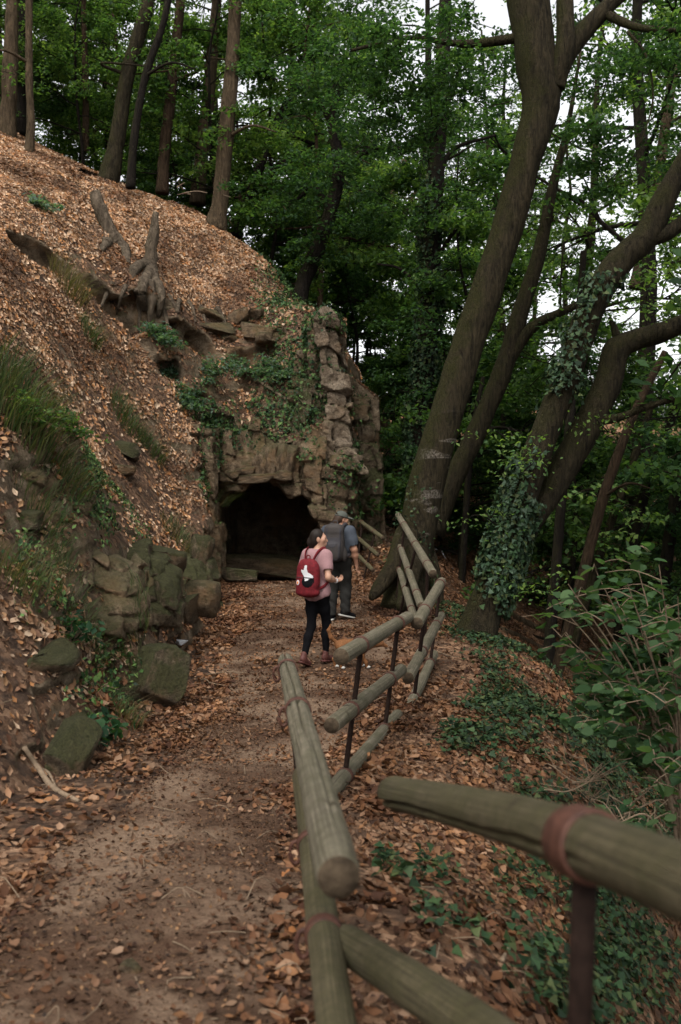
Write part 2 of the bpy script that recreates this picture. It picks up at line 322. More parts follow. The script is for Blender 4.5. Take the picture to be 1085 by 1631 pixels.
def terrain_sdf(x0, x1, y0, y1, z0, z1, h):
    xs, ys, zs = np.arange(x0, x1, h), np.arange(y0, y1, h), np.arange(z0, z1, h)
    X, Y = np.meshgrid(xs, ys, indexing='ij'); s = foot_s(X, Y); hl = hlow(X, Y) + .35*hmicro(X, Y); hh = hhigh(X, Y) + 1.7*hmicro(X, Y); rm = rockmask(X, Y)
    g = np.empty((len(xs), len(ys), len(zs)), np.float32)
    for k, z in enumerate(zs):
        fl = z - hl
        fh = np.maximum((z - hh)*.8, -(s - .12*(z + 2.4)))
        # pale slab column beside the mouth and the buttress right of it
        if z > -2.7:
            c1 = np.maximum(np.maximum(np.abs(X + .18 + .05*z) - .42, np.abs(Y - 22.75) - .7), np.maximum(z - 3.25, .05 - z))
            c2 = np.maximum(np.maximum(np.abs(X - .52 - .0*z) - .38 - .06*(1.2-z), np.abs(Y - 24.0) - 1.0), z - 2.0 + .8*(X-.3))
            fh = np.minimum(fh, np.minimum(c1, c2))
        bm = np.abs(fh) < .5
        if bm.any():
            xx, yy = X[bm], Y[bm]; r = rm[bm]; zz = np.full(len(xx), z)
            fh[bm] -= r*strata(xx, yy, zz)*np.clip((hh[bm] - z)*2 + 1., .35, 1.2)
        # the cave: a tunnel, wider towards the floor on the right
        if z < .3:
            dy = Y - 21.2; hw_r = 1.12 + .5*np.clip((-.5 - z)/1.6, 0, 1); cx = -1.72 + .02*dy
            u = (X - cx)/np.where(X > cx, hw_r, 1.14); v = max(z + 1.25, 0)/(.98)
            fc = (np.sqrt(u*u + v*v*(1 if z > -1.25 else 0)) - 1)*.95 + .06*vnoise(np.stack([X.ravel()*3, Y.ravel()*3, np.full(X.size, z*3)], 1)).reshape(X.shape)
            fc = np.maximum(fc, np.maximum(19.5 - Y, Y - 26.2))
            fh = np.maximum(fh, -fc)
        if z > 1.5:
            for (ax_, ay_, az_), (bx_, by_, bz_), rr_ in SCARP:
                t_ = np.clip(((X-ax_)*(bx_-ax_) + (Y-ay_)*(by_-ay_))/((bx_-ax_)**2 + (by_-ay_)**2), 0, 1)
                fc = np.sqrt((X-ax_-t_*(bx_-ax_))**2 + (Y-ay_-t_*(by_-ay_))**2 + ((z-az_-t_*(bz_-az_))*1.3)**2) - rr_
                if (fc < .4).any(): fh = np.maximum(fh, -fc - .35*vnoise(np.stack([X.ravel()*2.2, Y.ravel()*2.2, np.full(X.size, z*2.2)], 1)).reshape(X.shape))
        g[:, :, k] = np.minimum(fl, fh)
    gr = openvdb.FloatGrid(); gr.background = 1.; gr.copyFromArray(g); p, q = gr.convertToQuads(0.)
    q = q[:, ::-1]
    p = p*h + np.array((x0, y0, z0)); return p, q
def vnormals(v, q):
    n = np.zeros_like(v); fn = np.cross(v[q[:, 2]] - v[q[:, 0]], v[q[:, 3]] - v[q[:, 1]])
    for k in range(4): np.add.at(n, q[:, k], fn)
    return n/(np.linalg.norm(n, axis=1)[:, None] + 1e-12), fn
def clean(p, q, b, h):
    """orient upward and drop the faces that close the block at its sides and bottom"""
    n, fn = vnormals(p, q); m = (p[:, 2] < b[5] - .5) & (p[:, 0] > b[0] + .3) & (p[:, 0] < b[1] - .3) & (p[:, 1] > b[2] + .3) & (p[:, 1] < b[3] - .3)
    i = np.where(m)[0][np.argsort(p[m, 2])[-400:]]
    if n[i, 2].sum() < 0: q = q[:, ::-1]
    e = 1.6*h; v = p[q]; side = (v[..., 0] < b[0]+e).all(1) | (v[..., 0] > b[1]-e-h).all(1) | (v[..., 1] < b[2]+e).all(1) | (v[..., 1] > b[3]-e-h).all(1) | (v[..., 2] < b[4]+e).all(1)
    return p, q[~side]
BA = (-6.0, -1.2, 5.4, 13.5, -2.85, 3.8); BB = (-7.0, 2.9, 13.4, 27.4, -3.9, 7.6)
pa, qa = clean(*terrain_sdf(*BA, .042), BA, .042); pb, qb = clean(*terrain_sdf(*BB, .056), BB, .056)
outcrop = new('rock_outcrop', mesh(pa, qa, 'rock_outcrop', MT['rock']))
tag(outcrop, 'mossy leaf-strewn rock bank rising left of the path', 'rock')
cliff = new('cave_cliff', mesh(pb, qb, 'cave_cliff', MT['rock']))
tag(cliff, 'steep rocky hillside with a dark cave mouth at the path end', 'cliff')
def axis(lo, f0, f1, hi, h, gmax):
    a = list(np.arange(f0, f1, h)); s = h; x = f1
    while x < hi: a.append(x); s = min(s*1.16, gmax); x += s
    s = h; x = f0 - h
    while x > lo: a.insert(0, x); s = min(s*1.16, gmax); x -= s
    return np.array(a)
gx, gy = axis(-70, -6.2, 4.2, 70, .075, 5), axis(-12, 1.5, 28, 130, .075, 5)
X, Y = np.meshgrid(gx, gy, indexing='ij'); Z = HG(X, Y)
nx, ny = X.shape; idx = np.arange(nx*ny).reshape(nx, ny)
cxm, cym = (X[:-1, :-1] + X[1:, 1:])/2, (Y[:-1, :-1] + Y[1:, 1:])/2
def inb(x, y, b, m): return (x > b[0]+m) & (x < b[1]-m) & (y > b[2]+m) & (y < b[3]-m)
keep = ~(inb(cxm, cym, BA, .13) | inb(cxm, cym, BB, .13) | ((np.abs(cym-13.45) < .3) & (cxm > -6.9) & (cxm < -1.4)))
q = np.stack([idx[:-1, :-1], idx[1:, :-1], idx[1:, 1:], idx[:-1, 1:]], -1)[keep]
pg = np.stack([X.ravel(), Y.ravel(), Z.ravel()], 1)
ground = new('ground', mesh(pg, q, 'ground', MT['ground'])); tag(ground, kind='structure')
# path: its own sheet over the trodden strip
FENCE_X = np.array([(-4,1.2),(0,.75),(1.8,.4),(2.5,.05),(6.8,-.2),(9,.5),(12.3,1.0),(18,.95),(20,.7),(21.5,.3),(23,.2)])
LEFT_X = np.array([(-4,-2.2),(2,-2.3),(4,-2.0),(6,-1.75),(7,-1.6),(10.2,-1.55),(12,-1.85),(15.4,-1.95),(18,-2.25),(20.6,-2.45),(23,-2.4)])
ys = np.arange(-3, 21.0, .09); us = np.linspace(0, 1, 34)
xl, xr = np.interp(ys, *LEFT_X.T), np.interp(ys, *FENCE_X.T)
xl = xl + .18 + .12*vnoise(np.c_[ys*1.3, 0*ys, 0*ys]); xr = xr - .05 + .12*vnoise(np.c_[ys*1.3, 0*ys+9, 0*ys])
U, YY = np.meshgrid(us, ys); XX = xl[:, None]*(1-U) + xr[:, None]*U
ZZ = hlow(XX, YY) + .35*hmicro(XX, YY) + .022 - .06*(2*np.abs(U-.5))**6
ii = np.arange(XX.size).reshape(XX.shape)
path = new('path', mesh(np.stack([XX.ravel(), YY.ravel(), ZZ.ravel()], 1), np.stack([ii[:-1, :-1], ii[:-1, 1:], ii[1:, 1:], ii[1:, :-1]], -1).reshape(-1, 4), 'path', MT['path']))
tag(path, kind='structure')
# ---------------------------------------------------------------- scatter
def frames(n, yaw, jit):
    n = n + rng.normal(0, jit, n.shape); n /= np.linalg.norm(n, axis=1)[:, None]
    a = np.stack([np.cos(yaw), np.sin(yaw), np.zeros(len(yaw))], 1); a -= n*(a*n).sum(1)[:, None]; a /= np.linalg.norm(a, axis=1)[:, None] + 1e-9
    return a, np.cross(n, a), n
def scatter(p, n, size, tv, tf, jit=.35, col=None, yaw=None, flatz=1.):
    m = len(p); yaw = rng.uniform(0, 6.283, m) if yaw is None else yaw
    a, b, c = frames(n, yaw, jit); tv = np.asarray(tv, float); k = len(tv); s = np.asarray(size).reshape(-1, 1, 1)
    cz = (tv[None, :, 2:3]*rng.uniform(.2, 1.8, (m, 1, 1)))*flatz
    v = p[:, None] + s*(tv[None, :, 0:1]*a[:, None] + tv[None, :, 1:2]*b[:, None] + cz*c[:, None])
    f = (np.asarray(tf)[None] + (np.arange(m)*k)[:, None, None]).reshape(-1, len(tf[0]))
    cc = None if col is None else np.repeat(col, k, 0)
    return v.reshape(-1, 3), f, cc
DRY = ([(0,-.5,.10),(.26,-.08,.16),(.2,.26,.05),(0,.5,.14),(-.24,.2,.12),(-.26,-.12,.02),(0,0,-.04)], [(0,1,6),(1,2,6),(2,3,6),(3,4,6),(4,5,6),(5,0,6)])
KITE = ([(0,-.5,0),(.3,0,.06),(0,.5,0),(-.3,0,.06)], [(0,1,2),(0,2,3)])
IVY = ([(0,-.35,0),(.42,-.25,.03),(.22,.08,.05),(0,.55,-.02),(-.22,.08,.05),(-.42,-.25,.03)], [(0,1,2),(0,2,3),(0,3,4),(0,4,5)])
ROUND = ([(0,-.5,0),(.34,-.34,.05),(.45,.05,.07),(.25,.38,.04),(0,.58,-.05),(-.25,.38,.04),(-.45,.05,.07),(-.34,-.34,.05),(0,0,-.02)], [(8,i,(i+1) % 8) for i in range(8)])
def palette(cols, n, var=.25):
    c = np.array(cols)[rng.integers(0, len(cols), n)]; return np.clip(c*rng.uniform(1-var, 1+var, (n, 1)), 0, 1)
DRYC = [(.36,.235,.15),(.30,.18,.105),(.40,.285,.20),(.22,.12,.068),(.33,.19,.10),(.27,.15,.085),(.14,.075,.045),(.42,.31,.22),(.30,.14,.055)]
DRYC = [(.98*x[0], .97*x[1], .94*x[2]) for x in DRYC]
DRKC = [(.14,.075,.045),(.2,.11,.06),(.25,.14,.075),(.10,.055,.035),(.3,.17,.085)]
GRN = [(.05,.10,.028),(.038,.082,.026),(.065,.12,.032),(.026,.06,.022),(.08,.135,.038)]
IVC = [(.014,.034,.013),(.02,.045,.017),(.010,.023,.010),(.03,.056,.02),(.045,.06,.02)]
def sample(v, q, dens):
    """dens: per-face leaves/m2 -> random points on quads with face normals"""
    a, b, c, d = (v[q[:, k]] for k in range(4)); n = np.cross(c - a, d - b); ar = np.linalg.norm(n, axis=1)/2
    cnt = rng.poisson(ar*dens); i = np.repeat(np.arange(len(q)), cnt); u, w = rng.random((2, len(i), 1))
    p = a[i]*(1-u)*(1-w) + b[i]*u*(1-w) + c[i]*u*w + d[i]*(1-u)*w
    return p, n[i]/(2*ar[i, None] + 1e-9)
def infront(p, m=260):
    px = 542.5 + F*p[:, 0]/np.maximum(p[:, 1], .1); py = 741 - F*p[:, 2]/np.maximum(p[:, 1], .1)
    return (p[:, 1] > .5) & (px > -m) & (px < 1085 + m) & (py > -m) & (py < 1631 + m)
def pathmask(x, y):
    l, r = np.interp(y, *LEFT_X.T), np.interp(y, *FENCE_X.T); u = (x - l)/(r - l)
    return np.where((u > 0) & (u < 1) & (y < 22.5), np.clip(1.25 - 2.3*np.abs(u - .52), 0, 1), 0)
LP, LN, LS, LC = [], [], [], []
# trodden, eroded or overgrown places where few leaves lie
BARE = [(80,440,60,22),(150,480,50,22),(240,510,60,30),(330,510,50,22),(400,540,50,40),(310,850,28,60),(220,720,35,35),(250,620,40,30),(330,640,50,40),(440,640,50,50),(370,600,60,30),(60,860,60,60),(100,780,60,50),(160,850,40,60),(190,960,50,60),(230,780,30,40),(480,520,40,80),(1010,1520,90,160)]
def litter(v, q, base):
    fc = v[q].mean(1); n = np.cross(v[q[:, 2]] - v[q[:, 0]], v[q[:, 3]] - v[q[:, 1]]); n /= np.linalg.norm(n, axis=1)[:, None] + 1e-12
    ns = .5 + .9*fbm(fc*np.array((1, 1, .6))*.8, 3)
    d = base*np.clip((n[:, 2] - .3)*3.2, 0, 1)*np.clip(ns*2. - .1, .22, 1.4)
    px_ = 542.5 + F*fc[:, 0]/np.maximum(fc[:, 1], .1); py_ = 741 - F*fc[:, 2]/np.maximum(fc[:, 1], .1)
    bare = np.clip(sum(np.exp(-((px_-x)/rx)**2 - ((py_-y)/ry)**2) for x, y, rx, ry in BARE), 0, 1)
    d = d*np.clip(1 - 1.1*bare*np.clip(.75 + 1.6*fbm(fc*1.9, 3), 0, 1.3), .05, 1)
    pm = pathmask(fc[:, 0], fc[:, 1]); d = d*(1 - .6*pm)
    d *= infront(fc)*np.clip(1.4 - fc[:, 1]/40, .15, 1)*np.where((fc[:, 0] > -2.8) & (fc[:, 0] < -.2) & (fc[:, 1] > 21.5) & (fc[:, 2] < -1), .08, 1)
    d *= np.where((fc[:, 0] > 3) & (fc[:, 2] < -3.2), .3, 1)
    p, nn = sample(v, q, d); LP.append(p); LN.append(nn)
gq = q
litter(pg, gq, 520); litter(pa, qa, 520); litter(pb, qb, 640)
pv = np.array([w.co for w in path.data.vertices]); pq = ii; pq = np.stack([ii[:-1, :-1], ii[:-1, 1:], ii[1:, 1:], ii[1:, :-1]], -1).reshape(-1, 4)
litter(pv, pq, 800)
p = np.concatenate(LP); n = np.concatenate(LN); far = p[:, 1]
size = rng.uniform(.045, .095, len(p))*np.interp(far, [3, 12, 25], [.85, 1, 1.25])
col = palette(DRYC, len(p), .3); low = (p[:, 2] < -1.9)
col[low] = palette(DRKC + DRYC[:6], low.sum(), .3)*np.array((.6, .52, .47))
col[(p[:, 0] > .2) & low] *= .8; col[(p[:, 1] < 12) & ~low] *= .7  # leaves right of the path are coloured darker, standing in for canopy shade
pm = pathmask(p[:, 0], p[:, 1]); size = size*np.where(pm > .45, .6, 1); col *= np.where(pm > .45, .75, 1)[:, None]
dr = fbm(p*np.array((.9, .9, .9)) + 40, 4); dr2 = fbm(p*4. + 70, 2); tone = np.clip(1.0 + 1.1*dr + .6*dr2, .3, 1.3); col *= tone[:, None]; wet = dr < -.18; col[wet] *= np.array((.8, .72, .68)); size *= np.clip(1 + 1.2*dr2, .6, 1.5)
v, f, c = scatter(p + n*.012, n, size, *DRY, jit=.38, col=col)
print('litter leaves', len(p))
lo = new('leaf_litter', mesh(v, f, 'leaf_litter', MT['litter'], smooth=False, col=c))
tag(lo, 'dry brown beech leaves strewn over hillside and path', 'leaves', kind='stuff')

UP = np.array((0, 0, 1.))
# crumbled leaf bits and grit on the trodden strip
fcp = pv[pq].mean(1); dd = 1500*np.clip(1.35 - fcp[:, 1]/11, .08, 1)*infront(fcp)*np.clip(.6 + 1.1*fbm(fcp*1.7, 3), .1, 1.4)
p, n = sample(pv, pq, dd); v, f, c = scatter(p + n*.004, n, rng.uniform(.008, .03, len(p)), *KITE, jit=.5, col=palette(DRKC + [(.05,.03,.02),(.16,.10,.065),(.22,.14,.09)], len(p), .4)*.6)
print('crumbs', len(p)); o = new('leaf_crumbs', mesh(v, f, 'leaf_crumbs', MT['litter'], smooth=False, col=c), path); tag(o, kind='stuff')
from mathutils.bvhtree import BVHTree
BV = [BVHTree.FromPolygons(x.tolist(), y.tolist()) for x, y in ((pa, qa), (pb, qb), (pg, gq))]
def hit(px, py, dflt=12.):
    d = Vector(P(px, py, 1.)); ln = d.length; best = None
    for t in BV:
        l_, n_, i_, ds = t.ray_cast(Vector((0, 0, 0)), d.normalized())
        if l_ is not None and (best is None or ds < best[0]): best = (ds, np.array(l_), np.array(n_))
    if best is None: return P(px, py, dflt), UP.copy(), dflt
    n_ = best[2] if best[2][2] > 0 or best[2] @ np.array(d) < 0 else -best[2]
    return best[1], n_, best[0]/ln
# ---------------------------------------------------------------- trees
def spray_pts(c, rad, n, flat=.16):
    a = rng.uniform(0, 6.283, n); r = rad*np.sqrt(rng.random(n)); k = rng.normal(0, 1, n)*rad*flat
    p = np.stack([np.cos(a)*r, np.sin(a)*r, k - .25*r*r/rad], 1); return p + np.asarray(c)
UP = np.array((0, 0, 1.))
def leaves_at(p, size, cols, jit=.5, tm=KITE, var=.35):
    n = np.repeat(UP[None], len(p), 0); s = size*rng.uniform(.7, 1.3, len(p))
    return scatter(p, n, s, *tm, jit=jit, col=palette(cols, len(p), var))
def grow(base, dirn, length, r, mb, tips, depth, nsub=4, droop=.12, seg=6):
    n = 7; p = np.zeros((n, 3)); p[0] = base; d = np.asarray(dirn, float); d /= np.linalg.norm(d)
    for k in range(1, n):
        d = d + rng.normal(0, .13, 3) + np.array((0, 0, -droop*.25)); d /= np.linalg.norm(d); p[k] = p[k-1] + d*length/(n-1)
    addtube(mb, p, np.linspace(r, r*.3, n), seg, cap=False)
    if depth == 0:
        tips.extend(p[3:]); return
    tips.append(p[-1])
    for k in range(nsub):
        t = rng.uniform(.3, 1); i = min(int(t*(n-1)), n-2); q = p[i]*(1-(t*(n-1)-i)) + p[i+1]*(t*(n-1)-i)
        e = d + rng.normal(0, .75, 3)*np.array((1, 1, .45)); grow(q, e, length*rng.uniform(.35, .6), r*.45, mb, tips, depth-1, 3, droop, 5)
def proto(h, r, lo, hi, nl, ll, nleaf, lsize, cols, rad=.55, up=.35, barkm='bark', lean=.5, depth=1, nsub=4):
    """returns (trunk mesh, limb mesh, crown mesh)"""
    k = 9; pts = np.c_[np.cumsum(rng.normal(0, lean*h/60, k)), np.cumsum(rng.normal(0, lean*h/60, k)), np.linspace(-.4, h, k)]; pts[0, :2] = pts[1, :2]
    sp = spline(pts, 30); rr = np.linspace(r, r*.18, 30); rr[:3] *= (1.5, 1.25, 1.1)
    tb = MB(); addtube(tb, sp, rr, 10, rough=.12, fr=2.); lb = MB(); tips = []
    for i in range(nl):
        t = lo + (hi-lo)*(i + rng.random())/nl; q = sp[int(t*29)]; a = i*2.4 + rng.normal(0, .4)
        L0 = ll*(1.15 - .7*(t-lo)/(1.001-lo))*rng.uniform(.7, 1.2)
        grow(q, (math.cos(a), math.sin(a), up*rng.uniform(.3, 1.5)), L0, r*.32*(1.1-t)+.012, lb, tips, depth, nsub)
    tips = np.array(tips); per = max(1, nleaf//len(tips))
    p = np.concatenate([spray_pts(q, rad*rng.uniform(.6, 1.2), per) for q in tips])
    v, f, c = leaves_at(p, lsize, cols)
    return tb.me('trunk', MT[barkm]), lb.me('limb', MT[barkm]), mesh(v, f, 'crown', MT['green'], smooth=False, col=c)
G1 = GRN; G2 = [(.10,.17,.045),(.14,.21,.06),(.08,.14,.045),(.055,.11,.038)]; G3 = [(.024,.056,.022),(.034,.074,.026),(.018,.044,.018),(.045,.088,.03)]
PR = [proto(21, .26, .28, .98, 20, 5.0, 9000, .17, G1), proto(19, .2, .3, .98, 18, 4.5, 8500, .17, G2, lean=.9), proto(23, .3, .4, .98, 18, 5.2, 9000, .18, G3, barkm='barkdark'),
      proto(8.5, .07, .12, .97, 18, 2.5, 12000, .13, G1, .45, .25, 'barkdark', .8), proto(6, .05, .08, .97, 16, 2.0, 11000, .12, G3, .42, .2, 'barkdark', .8), proto(10, .09, .2, .97, 18, 2.8, 12000, .14, G2, .5, .2, 'barkred', .9)]
def tree(k, x, y, s=1., label='', group=None, rz=None, dz=0., name=None):
    t = thing(name or ('tree' if k < 3 else 'sapling'), label, 'tree', (x, y, hz(x, y) + dz), rng.uniform(0, 6.28) if rz is None else rz, group); t.scale = (s, s, s*rng.uniform(.92, 1.08))
    for nm, me in zip(('trunk', 'boughs', 'crown'), PR[k]):
        o = new(nm, me, t)
        if nm != 'trunk': tag(o, kind='stuff')
    return t
WOOD = 'background trees of the wood'; SAP = 'leafy saplings under the wood'
def px_of(x, y): return 542.5 + F*x/y
# tall trees behind the ridge and across the hollow
spots = [(-24,44),(-18,40),(-21,52),(-13,38),(-15,47),(-9,40),(-10,52),(-5,43),(-6,36),(-2,48),(-1,38),(2.5,42),(3,53),(6,36),(7.5,46),(10,40),(12,50),(9.5,30),(13,33),(15,43),(17,37),(20,48),(12,24),(16,27),(20,33),(8,22),(24,40),(10.5,17.5),(-30,54),(0,62),(12,64),(-14,66),(9,55),(28,48)]
for i, (x, y) in enumerate(spots):
    tree(i % 3, x + rng.normal(0, .6), y + rng.normal(0, .6), rng.uniform(.85, 1.15), 'slender broadleaf tree behind the ridge at upper left' if x/y < -.12 else 'slender broadleaf tree in the wood behind the leaning tree' if x/y < .15 else 'slender broadleaf tree in the wood across the hollow', WOOD)
for x, y, s_ in [(7.5,4,1.1),(5.5,-1,1.),(9.5,9,1.1),(12,3,1.1),(3.5,-6,1.)]:  # trees out of view, added to cast shade on the right bank
    tree(2, x, y, s_, 'unseen tall tree added on the steep right bank to shade it', 'unseen shade trees on the right bank')
sap = [(-12,33),(-9.5,31.5),(-7,32.5),(-8,36),(-5,31),(-4,34),(-2.5,31),(-1,33),(-.5,29.5),(.8,32),(1.6,29),(2.4,32.5),(3,28),(3.6,31),(4.6,34),(2.0,26.6),(3.3,24.6),(4.6,27),(6,31),(7,26.5),(5.4,22.5),(7.6,20),(9,25),(6.3,18),(10.5,21),(11,28),(9,12),(12,18),(14,22),(-14,36),(-11,39),(-3,38),(5,40),(9,35),(13,38),(-16,34),(17,30),(1,36),(8,33),(10.5,33.5),(13,31),(15,35),(11,45),(7,42),(17,42),(19,38),(14,47),(.2,35),(1.2,38),(2.2,35.5),(-.8,37),(.4,41),(2.8,39),(-1.6,34.5),(3.6,36),(1.8,44),(-10.8,30.5),(-9,34),(-6,34.5),(-11.5,34.5),(-7.5,30.2),(-5.8,38),(-13,31),(-3.6,29.4),(-6.8,40),(-9.8,42)]
for i, (x, y) in enumerate(sap):
    tree((4 if i % 4 else 3) if x/y > .1 else 3 + i % 3, x + rng.normal(0, .3), y + rng.normal(0, .3), rng.uniform(.8, 1.25), 'leafy green sapling behind the ridge at upper left' if x/y < -.12 else 'leafy green sapling behind the cliff and leaning tree' if x/y < .13 else 'leafy green sapling in the dark hollow at right', SAP, dz=-.2)  # saplings at right mostly take the darker leaf colours, imitating forest shade
# trunks one can pick out, placed from the photograph: (x, y, depth) points with widths in pixels
def pixtube(pts, seg=14, n=40, rough=.1, fr=2.5, seed=0, mb=None, mi=0):
    a = np.array([np.r_[P(x, y, d), w*d/F/2] for x, y, d, w in pts]); s = spline(a, n); mb = mb or MB()
    addtube(mb, s[:, :3], np.maximum(s[:, 3], .004), seg, rough=rough, fr=fr, seed=seed, mi=mi); return mb, s
def picked(name, label, stems, barkm, crown=None, cat='tree', group=None, sprays=(), lsize=.11, cols=G1, limbs=(), per=260, seg=14):
    b = P(*stems[0][0][:3]); t = thing(name, label, cat, tuple(b), 0, group)
    off = -b; first = None
    for i, st in enumerate(stems):
        mb, s = pixtube(st, seg, 44, seed=i + len(label)); o = new('trunk' if i == 0 else 'stem', mb.me('trunk', MT[barkm]), t); o.location = off
        if first is None: first = s
    if limbs:
        for lm in limbs:
            mb, s = pixtube(lm, 9, 24, .12, 4.); o = new('limb', mb.me('limb', MT[barkm]), t); o.location = off
    if sprays:
        mb = MB(); pp = []
        for (x, y, d, rad) in sprays:
            c = P(x, y, d); k = max(3, int(rad*rad*9))
            for _ in range(k):
                q = c + rng.normal(0, rad*.55, 3)*np.array((1, 1, .6)); pp.append(spray_pts(q, rng.uniform(.3, .6), per//6 + 8))
                e = c + (q - c)*.2; addtube(mb, spline([e, (e+q)/2 + rng.normal(0, .08, 3), q], 6), np.linspace(.012, .004, 6), 4, cap=False)
        v, f, cc = leaves_at(np.concatenate(pp), lsize, cols, .55)
        o = new('crown', mesh(v, f, 'crown', MT['green'], smooth=False, col=cc), t); o.location = off
        o = new('twigs', mb.me('twigs', MT['barkdark']), t); o.location = off; tag(o, kind='stuff')
    if crown is not None:
        k, dz, s = crown; o = new('crown', PR[k][2], t); o.location = (first[-1][0]-b[0], first[-1][1]-b[1], first[-1][2]-b[2] - dz); o.scale = (s, s, s)
    return t
D = 17.6
main = picked('leaning_tree', 'huge mossy tree leaning right beside the path with pale lichen bands', [
    [(640,985,16.9,82),(648,930,17.3,71),(662,850,D,61),(690,730,D,55),(722,625,D,53),(755,520,D,52),(800,390,D,50),(838,255,D,50),(862,165,D,58),(852,80,D,66),(838,-40,D,63),(830,-250,D,55)],
    [(862,190,D,41),(888,110,D,39),(930,50,D,32),(985,-5,D,23),(1050,-70,D,19)], [(885,140,D-.1,30),(900,60,D-.2,29),(898,-60,D,26)],
    [(650,850,17.3,41),(628,900,16.9,32),(603,938,16.5,23),(592,952,16.2,10)], [(660,880,17.0,41),(650,930,16.3,30),(640,968,15.6,18)], [(668,860,17.9,44),(692,930,17.6,27),(700,975,17.5,14)]], 'barkmain',
    sprays=[(640,60,17,1.0),(720,120,18,1.0),(560,90,18,1.1),(690,210,18.5,.8),(1030,75,16.8,.6),(985,110,19.5,.8),(1060,30,19,.9),(930,140,19.5,.6),(1040,190,19.5,.7),(800,100,20,.7),(740,30,19.5,.9),(960,300,19.5,.7),(1060,260,19,.6),(1070,120,16.5,.6),(965,215,17,.35),(950,260,17,.35),(620,170,18.5,.8),(500,60,19,1.0),(940,200,16.5,.4)],
    limbs=[[(960,20,D,16),(1010,42,D-.3,12),(1060,48,D-.8,9),(1100,50,D-1,7)],[(830,60,D,18),(740,70,17.8,12),(650,60,17.4,8),(560,80,17.6,5)],[(1000,50,17,5),(1030,90,16.8,4),(1040,160,16.6,3),(1020,230,16.6,2)]], lsize=.10, cols=G3, per=850)
ivytree = picked('ivy_tree', 'mossy double-stemmed tree wrapped in ivy outside the fence', [
    [(752,1035,14.2,70),(768,985,14.4,60),(800,890,14.5,52),(838,770,14.6,48),(880,660,14.7,46),(918,560,14.8,44),(945,485,14.8,44),(985,418,14.9,46),(1030,375,14.9,42),(1062,310,14.9,36),(1100,240,14.9,30)],
    [(800,905,14.6,40),(845,830,14.8,40),(890,760,15,44),(935,680,15,50),(968,612,15,44),(982,560,15,42),(1010,543,15,36),(1060,527,14.9,32),(1110,505,14.8,28)],
    [(1020,382,14.9,34),(1060,372,14.9,26),(1100,345,14.9,20)]], 'bark',
    limbs=[[(945,670,15,20),(985,665,14.8,14),(1030,648,14.7,11),(1100,628,14.6,9)],[(985,545,15,14),(978,520,15,10),(970,505,15,5)]],
    sprays=[(835,925,14,.35),(815,700,14.2,.4),(850,740,14.2,.4),(1030,480,14.3,.6),(1060,420,14.2,.5),(770,820,14.3,.3),(950,670,14.4,.25)], lsize=.075, cols=G2, per=150)
picked('forked_tree', 'slim pale tree forking behind the big leaning trunk', [[(690,850,20.5,36),(720,770,20.5,34),(768,670,20.5,32),(805,580,20.5,30),(835,480,20.5,26),(860,400,20.5,22),(880,300,20.5,16),(905,200,20.5,9),(925,80,20.5,4)],[(808,575,20.5,24),(850,520,20.4,18),(910,490,20.3,13),(980,455,20.2,8)]], 'bark', sprays=[(880,340,21,.8),(830,620,21,.6),(960,470,20.5,.7)])
picked('ivy_clad_tree', 'straight dark trunk thick with ivy left of the leaning tree', [[(655,860,24,40),(668,700,24,36),(682,520,24,33),(690,350,24,30),(704,120,24,24),(712,-60,24,18)]], 'barkdark', limbs=[[(690,420,24,8),(740,350,23.5,6),(800,330,23.4,4)],[(688,480,24,8),(640,430,24,5),(600,420,24,3)],[(695,300,24,9),(720,240,24,7),(790,215,24,4)]],
    sprays=[(640,330,24,1.2),(730,300,23.5,1.0),(660,500,23,.9),(700,180,23.5,1.2),(630,620,24,.9),(560,300,25,1.3),(600,200,24,1.3),(730,420,23.5,.8),(650,720,23,.7)], lsize=.11, cols=G3, per=560)
picked('crooked_tree', 'crooked dark tree on the cliff top with arching boughs', [[(472,520,26,26),(482,455,26,25),(505,400,26,24),(528,330,26,22),(540,265,26,20),(530,190,26,16),(545,90,26,11)]], 'barkdark', limbs=[[(528,340,26,12),(500,300,26,8),(460,330,26,5)],[(540,262,26,12),(600,235,25.8,9),(660,240,25.5,5)],[(535,210,26,10),(500,150,26,7),(470,130,26,4)]],
    sprays=[(500,300,26,1.3),(600,230,25.5,1.2),(560,140,26,1.3),(470,160,26,1.2),(440,300,26,1.0),(560,390,26,1.0),(480,400,25.5,.8)], lsize=.12, cols=G3, per=450)
